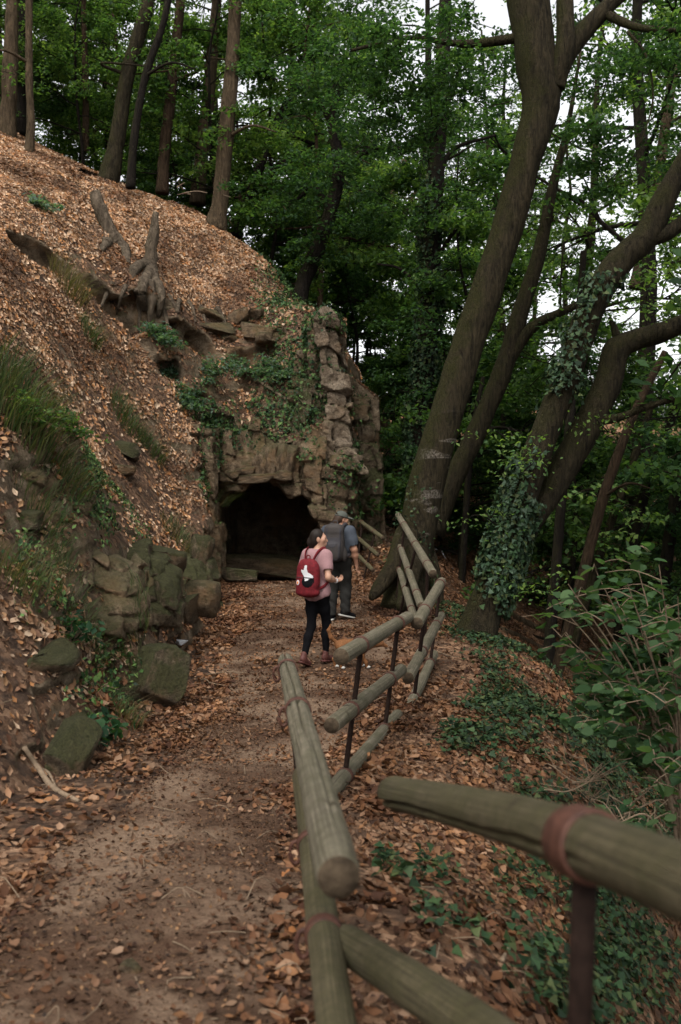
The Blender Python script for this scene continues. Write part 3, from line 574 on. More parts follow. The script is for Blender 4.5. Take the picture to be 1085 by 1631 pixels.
for pts, lab, bk, nm in [
    ([(12,225,27,28),(15,130,27,24),(20,0,27,20),(22,-120,27,18)], 'leftmost thick brown trunk on the ridge', 'barklight', 'ridge_tree'),
    ([(33,215,29,22),(32,100,29,18),(35,-80,29,14)], 'dark trunk just behind the leftmost ridge trunk', 'barkdark', 'ridge_tree'),
    ([(45,258,25.5,17),(49,200,25.5,13),(46,100,25.5,12),(47,-60,25.5,11)], 'thin ridge tree with pale bare foot', 'barklight', 'ridge_tree'),
    ([(137,242,30,12),(136,120,30,10),(131,-60,30,8)], 'very thin straight trunk alone on the left ridge', 'barkred', 'ridge_tree'),
    ([(172,292,27,36),(186,225,27,25),(203,120,27,23),(232,20,27,21),(250,-60,27,19)], 'dark trunk leaning right with flared mossy base on ridge', 'bark', 'ridge_tree'),
    ([(208,300,26,15),(214,220,26,13),(232,120,26,12),(262,30,26,10),(275,-60,26,8)], 'thin black ridge trunk with drooping branches', 'barkdark', 'ridge_tree'),
    ([(258,308,28,21),(262,240,28,18),(274,130,28,17),(287,10,28,15),(292,-70,28,13)], 'straight brown ridge trunk fourth from the right', 'barkred', 'ridge_tree'),
    ([(314,325,30,27),(322,240,30,21),(336,110,30,19),(345,0,30,16),(350,-80,30,14)], 'reddish pale trunk behind the ridge', 'barklight', 'ridge_tree'),
    ([(343,368,27,40),(350,325,27,27),(360,220,27,25),(370,100,27,22),(374,20,27,20),(378,-80,27,18)], 'sunlit brown trunk with mossy foot at the ridge end', 'barklight', 'ridge_tree'),
    ([(375,375,30,20),(402,300,30,16),(430,220,30,14),(462,150,30,10),(480,90,30,7)], 'thin dark tree bending right beyond the ridge', 'barkdark', 'ridge_tree'),
    ([(404,305,30.2,14),(440,270,30.2,12),(500,230,30,9)], 'dark low bough rising right beyond the ridge', 'barkdark', 'ridge_tree'),
    ([(560,480,34,14),(585,400,34,12),(615,330,34,11),(645,255,34,8)], 'slender pale leaning stem in the centre of the wood', 'barklight', 'wood_tree'),
    ([(575,480,36,10),(600,420,36,9),(640,350,36,8),(665,300,36,5)], 'slimmer twin beside the pale leaning centre stem', 'barkred', 'wood_tree'),
    ([(872,1070,19,20),(886,900,19,17),(898,760,19,15),(915,600,19,13),(930,400,19,10)], 'black upright trunk right of the ivy tree', 'barkdark', 'wood_tree'),
    ([(880,1095,17,20),(925,930,17,18),(962,790,17,17),(1010,660,17,14),(1060,560,17,10)], 'reddish slanting trunk crossing the hollow', 'barkred', 'wood_tree'),
    ([(905,1060,21,16),(950,900,21,14),(985,800,21,13),(1040,640,21,10)], 'brown slanting trunk behind the reddish one', 'bark', 'wood_tree'),
    ([(985,1020,22,18),(1010,850,22,17),(1050,720,22,16),(1110,560,22,12)], 'dark slanted trunk towards the right edge', 'barkdark', 'wood_tree'),
    ([(1050,1000,20,22),(1068,850,20,20),(1095,680,20,18),(1120,500,20,14)], 'dark trunk cut by the right edge of the view', 'barkdark', 'wood_tree'),
    ([(790,990,24,11),(800,850,24,10),(800,700,24,9),(812,560,24,7)], 'thin black pole stem between leaning tree and ivy tree', 'barkdark', 'wood_tree'),
    ([(735,940,23,12),(742,820,23,11),(752,700,23,10),(770,600,23,7)], 'thin dark stem just right of the leaning tree foot', 'barkdark', 'wood_tree'),
    ([(1010,460,30,20),(1040,350,30,18),(1060,200,30,16),(1085,40,30,14)], 'pale far trunk in the bright upper right', 'barklight', 'wood_tree')]:
    picked(nm, lab, [pts], bk, group='ridge trunks' if nm == 'ridge_tree' else 'trunks in the wood', seg=10, limbs=[[(pts[2][0], pts[2][1], pts[2][2], 6), (pts[2][0]+random.choice((-1, 1))*40, pts[2][1]-20, pts[2][2]-.5, 4), (pts[2][0]+random.choice((-1, 1))*80, pts[2][1]-10, pts[2][2]-.8, 2)]],
        sprays=[(pts[-1][0]+random.uniform(-60, 60), max(pts[-1][1], 0)+random.uniform(-30, 60), pts[0][2]+random.uniform(-.5, 1.5), 1.0), (pts[1][0]+random.uniform(-70, 70), pts[2][1]+random.uniform(-40, 40), pts[0][2]+1.2, .8)], lsize=.12, cols=random.choice((G1, G2)), per=170)
# ---------------------------------------------------------------- fence of round rails in iron straps
def rail(root, a, b, r, m, sag=0., groove=None, bend=(0, 0, 0), seed=0, taper=.93):
    a, b = np.asarray(a), np.asarray(b); n = 70; Ln = np.linalg.norm(b-a)
    s = spline([a, (a+b)/2 + np.asarray(bend), b], n); org = np.array(root.location)
    rr = np.linspace(r, r*taper, n)*(1 + .02*np.sin(np.linspace(0, 9, n) + seed)); rr[0] *= .93; rr[-1] *= .93
    # a slight chamfer at both ends
    v, f, c = tube(s, rr, 64, rough=.035, fr=5, seed=seed, groove=groove)
    th = np.arange(64)*2*math.pi/64; g = np.zeros((len(v), 3)); u = np.linspace(0, Ln, n)
    g[:-2, 0] = np.tile(np.cos(th), n)*r*4; g[:-2, 1] = np.tile(np.sin(th), n)*r*4; g[:-2, 2] = np.repeat(u, 64) + seed*3
    mb = MB(); mb.add(v, f, 0); mb.f[3].append(c); mb.mi[3].append(np.ones(len(c)))
    o = new('rail', mb.me('rail', [m, MT['end']], col=g), root); o.location = -org
    md = o.data; return o, s
def ring(root, s, t, r, w=.05, loop=None):
    i = min(int(t*(len(s)-1)), len(s)-2); c = s[i]; d = s[i+1]-s[i]; d /= np.linalg.norm(d); org = np.array(root.location)
    k = [-.5, -.5, -.42, .42, .5, .5]; rr = [r*.99, r*1.10, r*1.13, r*1.13, r*1.10, r*.99]
    pts = np.array([c + d*w*x for x in k]); pts[0] -= d*.0005; pts[5] += d*.0005
    v, f, _ = tube(pts, rr, 28, cap=False); mb = MB(); mb.add(v, f)
    if loop is not None:
        th = np.linspace(.3, 5.9, 18); e = np.asarray(loop); e = e/np.linalg.norm(e); z = np.array((0, 0, 1.))
        q = np.array([c + e*(r*1.05 + .008) - z*.03 + (e*math.cos(x + math.pi)*.022 + z*math.sin(x)*.045) for x in th]); addtube(mb, q, .009, 6)
    o = new('strap', mb.me('strap', MT['strap']), root); o.location = -org; return c
def post(root, top, bot, r=.02):
    mb = MB(); org = np.array(root.location); addtube(mb, spline([top, (np.asarray(top)+bot)/2, bot], 8), r, 10, rough=.04, fr=20)
    o = new('post', mb.me('post', MT['iron']), root); o.location = -org
def panel(label, rails, ts, mats, r=.06, lean=.03, loops=None, grooves=None, bends=None, pr=.02, extra_ts=None, pdir=None):
    base = np.array(P(*rails[0][0])); base[2] = hz(base[0], base[1])
    t = thing('fence_panel', label, 'fence', tuple(base), 0, 'rail fence panels along the path'); ss = []
    for i, (a, b) in enumerate(rails):
        o, s = rail(t, P(*a), P(*b), r*(1 if i == 0 else .95), mats[i], seed=len(label)*.37 + i*1.7, groove=(grooves or {}).get(i), bend=(bends or {}).get(i, (0, 0, 0))); ss.append(s)
        for k in (extra_ts or {}).get(i, ts[i]): ring(t, s, k, r*(1 if i == 0 else .95), loop=(loops or {}).get(i))
    for k in ts[0]:
        c = ss[0][int(k*69)].copy(); gz = hz(c[0], c[1]); lowest = min(min(s[:, 2]) for s in ss)
        cs = [s[int(kk*69)] for s, kk in zip(ss, [tt[ts[0].index(k)] if len(tt) > ts[0].index(k) else tt[-1] for tt in ts])]
        low = cs[-1]; dirv = (low - c)/(np.linalg.norm(low - c) + 1e-9) if len(cs) > 1 else np.array((0, 0, -1.))
        if dirv[2] > -.8: dirv = np.array((-.03, 0, -1.))
        if pdir: dirv = np.array(pdir)/np.linalg.norm(pdir)
        Ln = (c[2] - gz + .25)/-dirv[2]; side = np.array((0, 0, -r*1.02)); post(t, c + side, c + dirv*Ln, pr)
    return t, ss
w, wg = MT['wood'], MT['woodgreen']
a0, b0 = P(630,1264,3.4), P(945,1386,1.82)
far0 = a0 + (b0-a0)*1.75
base = np.array((.5, 2., hz(.5, 2.))); t0 = thing('fence_panel', 'blurred nearest fence panel slanting out at lower right', 'fence', tuple(base), 0, 'rail fence panels along the path')
o, s = rail(t0, a0 - (b0-a0)*.03, far0, .057, wg, groove=[(-.5, .03, -.2, .62)], bend=(.0, .0, .045), seed=2.2, taper=1.0); c = ring(t0, s, .575, .061, .095)
post(t0, c + np.array((0, 0, -.066)), c + np.array((-.03, .02, -1.75)), .024)
a1, b1 = P(548,1500,3.2), P(915,1765,1.9); o, s = rail(t0, a1, a1 + (b1-a1)*1.4, .06, wg, bend=(0, 0, .02), seed=5.1); ring(t0, s, .78, .06, .07)
panel('long greenish fence panel running up from the bottom centre', [((540,1398,2.5),(455,1052,6.8)),((545,1700,2.45),(482,1235,5.0))], [[.56,.9],[.42,.42]], [w, wg], .0585, loops={0: (-1, -.1, 0), 1: (-1, 0, 0)}, grooves={0: [(1.45, .035, .3, 1.2), (1.2, .012, 0, .4), (2.4, .01, .2, .9)]}, extra_ts={1: [.3, .62]}, pdir=(.1, -.05, -1))
panel('three-rail fence panel beside the dog with a long crack on top', [((543,1046,6.75),(650,983,9.2)),((528,1156,6.6),(640,1066,9.1)),((522,1268,6.7),(634,1138,9.2))], [[.24,.8],[.22,.77],[.19,.76]], [w, w, w], .06, grooves={0: [(1.75, .035, .2, .85)]})
panel('three-rail fence panel receding after the cracked one', [((664,993,9.2),(704,926,12.4)),((650,1080,9.2),(703,980,12.4)),((636,1163,9.1),(692,1042,12.4))], [[.25,.9],[.35,.8],[.35,.85]], [w, w, w], .06)
panel('fence panel rising in front of the leaning tree roots', [((690,914,12.5),(634,820,18.0)),((671,965,12.9),(633,858,17.7)),((661,988,13.1),(632,893,17.6))], [[.13,.42,.78],[.15,.45,.8],[.15,.45,.8]], [w, w, w], .056)
panel('farthest fence panel climbing behind the man', [((610,857,19.6),(548,811,23.4)),((602,884,19.7),(548,838,23)),((594,908,19.8),(550,864,22.6))], [[.2,.5,.8],[.2,.5,.8],[.2,.5,.8]], [wg, wg, wg], .046)
# ---------------------------------------------------------------- stones
def stone_mesh(seed, sq=4., rough=.16, n=9):
    g = np.linspace(-1, 1, n); vs = []; fs = []; k = 0
    for ax in range(3):
        for sg in (-1, 1):
            A, B = np.meshgrid(g, g, indexing='ij'); p = np.zeros((n, n, 3)); p[..., ax] = sg; p[..., (ax+1) % 3] = A; p[..., (ax+2) % 3] = B
            p = p.reshape(-1, 3); i = np.arange(n*n).reshape(n, n) + k; f = np.stack([i[:-1, :-1], i[1:, :-1], i[1:, 1:], i[:-1, 1:]], -1).reshape(-1, 4)
            vs.append(p); fs.append(f if sg > 0 else f[:, ::-1]); k += n*n
    v = np.concatenate(vs); f = np.concatenate(fs); v = v/((np.abs(v)**sq).sum(1)**(1/sq))[:, None]
    key = np.round(v*1e4).astype(int); _, first, inv = np.unique(key, axis=0, return_index=True, return_inverse=True); v = v[first]; f = inv.ravel()[f]
    d = fbm(v*1.1 + seed*9.7, 3)*rough*2 + fbm(v*4 + seed*3.1, 3)*rough*.8
    # facet cuts give broken faces
    r = np.random.default_rng(seed)
    v = v*(1 + d[:, None])
    for _ in range(12):
        nn = r.normal(0, 1, 3); nn /= np.linalg.norm(nn); h = v @ nn - (r.uniform(.85, 1.15) if 100 <= seed < 200 else r.uniform(.6, .82)); v = v - np.clip(h, 0, None)[:, None]*nn
    return v, f
SM = {}
def stone(k, m, sq=9., rough=.15):
    if (k, m) not in SM: v, f = stone_mesh(k, 18. if k >= 100 else sq, .06 if k >= 100 else rough, 9); SM[(k, m)] = mesh(v*(.57 if k >= 100 else .68), f, 'stone', MT[m], smooth=False)
    return SM[(k, m)]
def put_stone(parent, px, py, d, w, h, depth=.5, tilt=0., k=0, m='stone', yaw=0., name='stone', snap=0, slab=False):
    d = min(d, hit(px, py, d)[2] + .2) if snap == 0 else hit(px, py, d)[2] + snap
    c = P(px, py, d); o = new(name, stone(k % 11 + (100 if slab else 0), m), parent); s = d/F
    o.location = c; o.scale = (w*s*1.12, depth, h*s*1.12); o.rotation_euler = (rng.normal(0, .05), R(tilt), yaw + rng.normal(0, .1)); return o
def chunk(name, lo, hi, h, base, bed, joint, amp, m, tilt=.08, seed=0, parent=None):
    xs, ys, zs = (np.arange(lo[k], hi[k], h) for k in range(3)); X_, Y_, Z_ = np.meshgrid(xs, ys, zs, indexing='ij'); f = base(X_, Y_, Z_).astype(np.float32)
    bm = np.abs(f) < .3; x, y, z = X_[bm], Y_[bm], Z_[bm]; p = np.stack([x, y, z], 1) + seed*3.7; w_ = fbm(p*1.1, 3); w2 = fbm(p*1.3 + 31, 3)
    l = (z + tilt*x)/bed + w_*1.1; li = np.floor(l).astype(int); u = (x*.92 + y*.4)/joint + hashf(li, li*7, li*3)*9 + w2*1.2; ui = np.floor(u).astype(int)
    e = np.minimum(np.minimum(l-li, 1-(l-li))*bed, np.minimum(u-ui, 1-(u-ui))*joint)
    f[bm] -= (amp*(hashf(li, ui, ui*5+3) - .5) - .055*np.clip(1 - e/.035, 0, 1)*(.4 + hashf(ui, li, li*3)) + .05*fbm(p*4, 3) + .035*fbm(p*13, 3) + .12*fbm(p*1.6+5, 2)).astype(np.float32)
    g = openvdb.FloatGrid(); g.background = .5; g.copyFromArray(np.pad(f, 1, constant_values=.5)); v, q = g.convertToQuads(0.); v = (v-1)*h + np.array(lo); q = q[:, ::-1]
    n_, fn = vnormals(v, q)
    if ((v[q[:, 0]] - v.mean(0))*fn).sum() < 0: q = q[:, ::-1]
    return new(name, mesh(v, q, name, MT[m]), parent or cliff)
colx = lambda z: -.30 + (3.2 - z)/3.2*.40
chunk('rock_column', (-.9,21.2,-.2), (.75,23.1,3.6), .026, lambda X, Y, Z: np.maximum(np.maximum(np.abs(X - colx(Z)) - .17 - .055*(3.2-Z), np.abs(Y - 22.25) - .7), np.maximum(Z - 3.0 + .3*np.sin(5*X), .06 - .25*(X+.1) - Z)), .42, .7, .24, 'pale', .1, 1)
chunk('rock_shoulder', (-1.5,21.3,.0), (.1,23.4,3.3), .036, lambda X, Y, Z: np.maximum(np.maximum(np.abs(X + .72 - .05*Z) - .45, np.abs(Y - 22.5 - .12*Z) - .6), np.maximum(Z - 2.6 - .5*(X+.7), .25 - Z)), .4, .5, .3, 'boulder', .2, 9)
chunk('rock_arch', (-2.9,20.9,-.95), (-.1,22.3,1.1), .026, lambda X, Y, Z: np.maximum(np.maximum(np.abs(X + 1.55) - 1.15, np.abs(Y - 21.74 - .08*np.sin(2.9*X) - .05*np.sin(7*X+1)) - .42 + .2*np.clip(Z, 0, 2)), np.maximum(Z - .62 - .2*np.sin(2.7*X+.6) - .1*np.sin(6.3*X), -.30 - .42*((X+1.78)/1.05)**2 + .09*np.sin(6.5*X) + .05*np.sin(13*X) - Z)), .55, .25, .26, 'stone', .03, 2)
chunk('rock_wall', (-1.1,20.7,-2.7), (.7,22.6,.4), .028, lambda X, Y, Z: np.maximum(np.maximum(-.72 + .30*np.clip(-.4 - Z, 0, 2) - X, X - .30), np.maximum(np.abs(Y - 21.85 - .1*X) - .62, Z - .1)), .33, .42, .24, 'stone', .2, 3)
chunk('rock_wall', (-3.4,20.0,-2.7), (-2.4,22.2,1.0), .03, lambda X, Y, Z: np.maximum(np.abs(X + 2.98 + .05*Z) - .34, np.maximum(np.abs(Y - 21.2) - .7, Z - .7)), .5, .5, .16, 'stone', .1, 4)
chunk('rock_buttress', (.0,22.3,-2.3), (1.4,25.2,2.2), .034, lambda X, Y, Z: np.maximum(np.abs(X - .55 - .10*(.8-Z)) - .27, np.maximum(np.abs(Y - 23.7) - 1.0, Z - 1.6)), .5, .5, .2, 'boulder', .1, 5)
i = 0
for (x, y, w_, h_, ti, m) in [(415,742,20,34,4,'stone'),(431,738,18,38,3,'stone'),(446,733,17,40,5,'stone'),(461,733,18,36,8,'stone'),(413,760,54,13,-3,'stone'),(450,758,34,14,4,'stone'),
    (360,768,18,16,0,'stone'),(393,752,30,12,-6,'stone'),(378,757,16,12,0,'stone')]:
    put_stone(cliff, x, y, 21.5 if x > 352 else 21.0, w_*1.12, h_*1.08, .9, ti, i, m, slab=True); i += 1
for (x, y, w_, h_) in [(340,525,44,18),(378,512,26,20),(402,503,24,16),(406,532,46,26),(365,542,24,20),(432,540,30,20),(330,498,40,14)]:
    put_stone(cliff, x, y, 22.6, w_, h_, .7, rng.normal(0, 8), i, 'stone', snap=.1); i += 1
o = put_stone(cliff, 430, 905, 23.2, 120, 34, .8, 0, 3, 'stone', name='ledge_stone'); o.location = P(430, 902, 23.4); put_stone(cliff, 378, 918, 20.6, 44, 22, .5, 4, 1, 'boulder')
# bedded rock in the left bank
h1 = hit(160, 945)[0]; h2 = hit(226, 935)[0]; h3 = hit(300, 925)[0]
def lump(h, rx, ry, rz, sx, sy, oy=.3): return lambda X, Y, Z: ((np.abs((X - h[0] + sx*(Z-h[2]))/rx)**3 + np.abs((Y - h[1] - oy - sy*(Z-h[2]))/ry)**3 + np.abs((Z - h[2] + .08)/rz)**3)**(1/3) - 1)*min(rx, ry, rz)
chunk('bedded_rock', h1 - np.array((.8,.8,.9)), h1 + np.array((.8,1.2,.8)), .022, lump(h1, .42, .5, .42, .25, .55, .38), .2, .36, .2, 'stone', .2, 6, outcrop)
chunk('bedded_rock', h2 - np.array((.8,.8,1.0)), h2 + np.array((.8,1.2,.8)), .024, lump(h2, .32, .5, .48, .15, .45, .38), .3, .35, .22, 'boulder', .2, 7, outcrop)
chunk('bedded_rock', h3 - np.array((.8,.9,1.1)), h3 + np.array((.8,1.5,.9)), .028, lump(h3, .32, .65, .52, .3, .4, .5), .3, .4, .22, 'boulder', .2, 8, outcrop)
for (x, y, d, w_, h_, ti, m) in [(174,944,10.0,48,16,-12,'pale'),(174,990,9.95,34,30,-14,'pale'),
    (300,955,14.6,56,44,8,'stone'),(265,900,14.4,40,50,8,'boulder'),(190,715,12.6,40,20,14,'boulder'),(190,752,12.6,36,18,10,'stone'),(118,810,10.2,40,30,-6,'stone'),(35,830,8.9,46,34,0,'boulder'),(40,760,9.2,60,30,6,'stone'),(105,1150,7.9,60,40,0,'boulder'),(60,1060,8.0,70,44,-6,'boulder'),(315,900,16.5,30,60,8,'boulder'),(210,1090,9.2,60,60,0,'boulder')]:
    put_stone(outcrop, x, y, d, w_, h_, .5, ti, i, m, snap=.2); i += 1
def boulder(label, px, py, d, w_, h_, dp, k, m='boulder', rz=.2, name='boulder', cat='rock'):
    d = min(d, hit(px, py + h_*.3, d)[2] + dp*.3); c = P(px, py, d); o = new(name, mesh(stone_mesh(k, 3.2, .12, 15)[0]*.5, stone_mesh(k, 3.2, .12, 15)[1], 'boulder', MT[m])); o.location = c; o.scale = (w_*d/F, dp, h_*d/F); o.rotation_euler = (.05, .05, rz)
    return tag(o, label, cat)
boulder('rounded boulder with pale bare top jutting into the path', 243, 1085, 9.7, 112, 130, .9, 21)
boulder('low green mossy boulder at the path edge, lower left', 112, 1200, 7.4, 100, 105, .6, 33)
boulder('wedge-shaped grey rock at the foot of the leaf slope', 297, 965, 14.8, 62, 60, .7, 41)
boulder('small flat grey stone embedded in the path', 205, 1548, 4.05, 40, 34, .1, 51, 'stone', .5, 'path_stone', 'stone')
# ---------------------------------------------------------------- stumps, branches, logs
def wooden(name, label, cat, tubes, m, part=False, seg=10, rough=.18, fr=6., snap=True):
    b = P(*tubes[0][0][:3]); mb = MB()
    if snap: tubes = [[(x, y, hit(x, y, q)[2] - .03, w_) for x, y, q, w_ in st] for st in tubes]
    for st in tubes: pixtube(st, seg, 26, rough, fr, seed=len(label), mb=mb)
    if part is not False: return mb
    o = new(name, mb.me(name, m)); o.data.transform(Matrix.Translation(-Vector(b))); o.location = b; return tag(o, label, cat)
def stump(label, main_st, roots, d):
    hd = hit(main_st[1][0], main_st[1][1], d)[2] + .1 - main_st[1][2]; main_st = [(x, y, q + hd, w_) for x, y, q, w_ in main_st]; main_st = [(x, y, q, w_*1.0) for x, y, q, w_ in main_st]; roots = [[(x, y, min(q + hd, hit(x, y, q)[2] - .02), w_*1.15) for x, y, q, w_ in r_] for r_ in roots]
    b = P(*main_st[0][:3]); t = thing('stump', label, 'stump', tuple(b), 0, 'broken stumps on the slope')
    mb, _ = pixtube(main_st, 12, 26, .22, 7.); o = new('trunk', mb.me('trunk', MT['deadwood']), t); o.location = -b
    for r_ in roots: mb, _ = pixtube(r_, 8, 18, .25, 8.); o = new('root', mb.me('root', MT['deadwood']), t); o.location = -b
stump('left broken grey stump leaning left on the leaf slope', [(192,400,21.0,34),(176,375,21.0,27),(168,350,21.0,24),(157,325,21.0,22),(151,305,21.0,17)], [[(180,380,20.9,24),(196,395,20.7,18),(204,420,20.5,8)],[(172,385,20.9,16),(160,400,20.7,8)]], 21)
stump('right pointed stump with exposed roots above the scarp', [(236,470,21.2,30),(238,430,21.2,26),(240,400,21.2,20),(245,370,21.2,17),(248,338,21.2,9)], [[(238,430,21.1,22),(226,460,20.9,16),(230,495,20.7,8)],[(240,435,21.1,20),(256,470,20.9,14),(252,505,20.7,6)],[(232,420,21.1,18),(212,432,20.9,14),(205,470,20.7,7)],[(238,450,21.0,16),(240,480,20.8,13),(238,520,20.6,6)]] + [[(x, y, 22, 8), (x + dx_*.5, y + 18, 22, 6), (x + dx_, y + dy_, 22, 3)] for x, y, dx_, dy_ in [(200,455,-14,45),(215,460,8,50),(268,470,20,48),(285,478,-6,45),(300,480,16,50),(180,450,-20,40),(320,488,10,36),(345,490,20,40),(225,475,-4,55),(260,490,10,40)]], 21)
wooden('fallen_branch', 'crooked dead branch lying by the mossy boulder', 'branch', [[(38,1190,7.25,8),(62,1225,7.1,9),(85,1255,7.0,10),(125,1276,6.85,6)],[(62,1225,7.1,6),(78,1232,7.0,5),(92,1262,6.9,3)]], MT['twig'], seg=8)
wooden('fallen_branch', 'dead branch hanging across the ferns above the cave', 'branch', [[(385,590,21.6,4),(420,612,21.6,5),(462,640,21.5,5)]], MT['twig'], seg=6)
wooden('fallen_branch', 'short grey stick on the leaves beyond the nearest rail', 'branch', [[(800,1530,5.0,9),(812,1508,5.1,7),(820,1490,5.15,4)]], MT['twig'], seg=6)
for lab, st in [('upper fallen log in the dark hollow', [(800,938,24,14),(850,962,23.6,14),(905,985,23,13)]), ('middle fallen log in the dark hollow', [(795,965,23.4,13),(840,990,23,13),(890,1012,22.6,12)]), ('lowest fallen log in the dark hollow', [(800,1000,22.6,12),(840,1018,22.2,12),(900,1050,21.8,10)])]:
    s_ = [(x, y + 4, d, w_) for x, y, d, w_ in st]; o = wooden('fallen_log', lab, 'log', [s_], MT['barklight'], seg=10); o['group'] = 'fallen logs in the hollow'
# ---------------------------------------------------------------- fallen leaves that can be picked out singly
LV = []
for k in range(6):
    tv = np.array([(0,-.5,.06),(.16,-.33,.1),(.27,-.05,.13),(.22,.2,.06),(.1,.38,.05),(0,.52,.12),(-.12,.36,.1),(-.24,.15,.03),(-.27,-.1,.08),(-.15,-.34,.02),(0,-.1,-.03),(0,.2,-.02)])
    tv[:, 2] += rng.normal(0, .05, 12); tv[:, 2] += tv[:, 1]**2*rng.uniform(-.3, .6); tv[:, 0] *= rng.uniform(.75, 1.2)
    tf = [(0,1,10),(1,2,10),(2,3,11),(2,11,10),(3,4,11),(4,5,11),(5,6,11),(6,7,11),(7,8,10),(7,10,11),(8,9,10),(9,0,10)]
    LV.append(mesh(tv, np.array(tf), 'fallen_leaf', MT['fallen']))
cnt = 0
while cnt < 290:
    px, py = rng.uniform(-20, 700), 1640 - 420*rng.random()**1.6
    p_ = PZ(px, py, -2.15); x, y = p_[:2]
    if y < 2.5: continue
    pm_ = float(pathmask(np.array([x]), np.array([y]))[0])
    if rng.random() < .8*pm_: continue
    o = new('fallen_leaf', LV[cnt % 6], path); e = .05; z = hz(x, y); nx_ = -(hz(x+e, y)-z)/e; ny_ = -(hz(x, y+e)-z)/e
    o.location = (x, y, z + .042); s_ = rng.uniform(.038, .07); o.scale = (s_, s_, s_)
    o.rotation_euler = (rng.normal(0, .3) - ny_, rng.normal(0, .3) + nx_, rng.uniform(0, 6.28)); cnt += 1

# fine sticks lying in the litter
mb = MB()
for k in range(170):
    px, py = (rng.uniform(0, 480), rng.uniform(300, 950)) if k % 2 else (rng.uniform(0, 900), rng.uniform(950, 1640)); l_, n_, d_ = hit(px, py)
    if d_ > 23 or n_[2] < .2: continue
    a_ = rng.uniform(0, 6.283); e_ = np.array((math.cos(a_), math.sin(a_), 0)); e_ -= n_*(e_@n_); ln = rng.uniform(.06, .22)*(1 if d_ < 10 else 2.4); s_ = spline([l_ + n_*.03, l_ + e_*ln*.5 + n_*.05 + rng.normal(0, .02, 3), l_ + e_*ln + n_*.03], 6); addtube(mb, s_, np.linspace(.0035, .0018, 6)*(1 if d_ < 10 else 2.2), 5, cap=False)
tag(new('forest_sticks', mb.me('forest_sticks', MT['twig'])), 'thin dead sticks scattered through the leaf litter', 'sticks', kind='stuff')
# ---------------------------------------------------------------- figures, modelled as blended volumes
class Fig:
    def __init__(s, lo, hi, h):
        s.lo = np.array(lo, float); s.h = h; s.n = np.ceil((np.array(hi)-s.lo)/h).astype(int); s.g = np.full(s.n, .15, np.float32)
        s.ax = [s.lo[k] + np.arange(s.n[k])*h for k in range(3)]
    def sub(s, lo, hi):
        a = np.clip(((np.array(lo)-s.lo)/s.h).astype(int), 0, s.n-1); b = np.clip(((np.array(hi)-s.lo)/s.h).astype(int)+2, 1, s.n)
        sl = tuple(slice(i, j) for i, j in zip(a, b)); return sl, np.meshgrid(*[s.ax[k][sl[k]] for k in range(3)], indexing='ij')
    def comb(s, sl, f, k, cut=False):
        g = s.g[sl]
        if cut: s.g[sl] = np.maximum(g, -f); return
        if k <= 0: s.g[sl] = np.minimum(g, f); return
        h = np.clip(k - np.abs(g - f), 0, None)/k; s.g[sl] = np.minimum(g, f) - h*h*k*.25
    def cone(s, a, b, ra, rb, k=.03, sx=1., cut=False):
        a, b = np.array(a, float), np.array(b, float); m = max(ra, rb) + .14; sl, (X, Y, Z) = s.sub(np.minimum(a, b)-m, np.maximum(a, b)+m)
        d = b - a; t = np.clip(((X-a[0])*d[0] + (Y-a[1])*d[1] + (Z-a[2])*d[2])/(d@d + 1e-9), 0, 1)
        f = np.sqrt((X-a[0]-t*d[0])**2 + ((Y-a[1]-t*d[1])*sx)**2 + (Z-a[2]-t*d[2])**2) - (ra + (rb-ra)*t); s.comb(sl, f, k, cut)
    def chain(s, pts, rs, k=.03, sx=1.):
        for i in range(len(pts)-1): s.cone(pts[i], pts[i+1], rs[i], rs[i+1], k, sx)
    def ell(s, c, r, k=.03, rot=None, cut=False, p=2.):
        c, r = np.array(c, float), np.array(r, float); m = r.max() + .12; sl, (X, Y, Z) = s.sub(c-m, c+m)
        q = np.stack([X-c[0], Y-c[1], Z-c[2]], -1)
        if rot is not None: q = q @ np.asarray(rot)
        u = np.abs(q)/r; f = ((u**p).sum(-1)**(1/p) - 1)*r.min(); s.comb(sl, f, k, cut)
    def half(s, n, d):
        """keep the side where n.x < d"""
        X, Y, Z = np.meshgrid(*s.ax, indexing='ij'); s.g = np.maximum(s.g, (n[0]*X + n[1]*Y + n[2]*Z - d).astype(np.float32))
    def out(s, name, m, parent, smooth=True):
        gr = openvdb.FloatGrid(); gr.background = .15; gr.copyFromArray(s.g); p, q = gr.convertToQuads(0.)
        p = p*s.h + s.lo; q = q[:, ::-1]; c = p.mean(0); n, fn = vnormals(p, q)
        if ((p[q[:, 0]] - c)*fn).sum() < 0: q = q[:, ::-1]
        return new(name, mesh(p, q, name, m), parent)
    def front_y(s, x, z):
        i, k = int((x-s.lo[0])/s.h + .5), int((z-s.lo[2])/s.h + .5); col = s.g[np.clip(i, 0, s.n[0]-1), :, np.clip(k, 0, s.n[2]-1)]; j = np.argmax(col < 0)
        return s.ax[1][j] - s.h*(1 - (col[j-1]/(col[j-1]-col[j]+1e-9))) if j > 0 else None
def rotz(a): return np.array([[math.cos(a), -math.sin(a), 0], [math.sin(a), math.cos(a), 0], [0, 0, 1]])
def rotx(a): return np.array([[1, 0, 0], [0, math.cos(a), -math.sin(a)], [0, math.sin(a), math.cos(a)]])
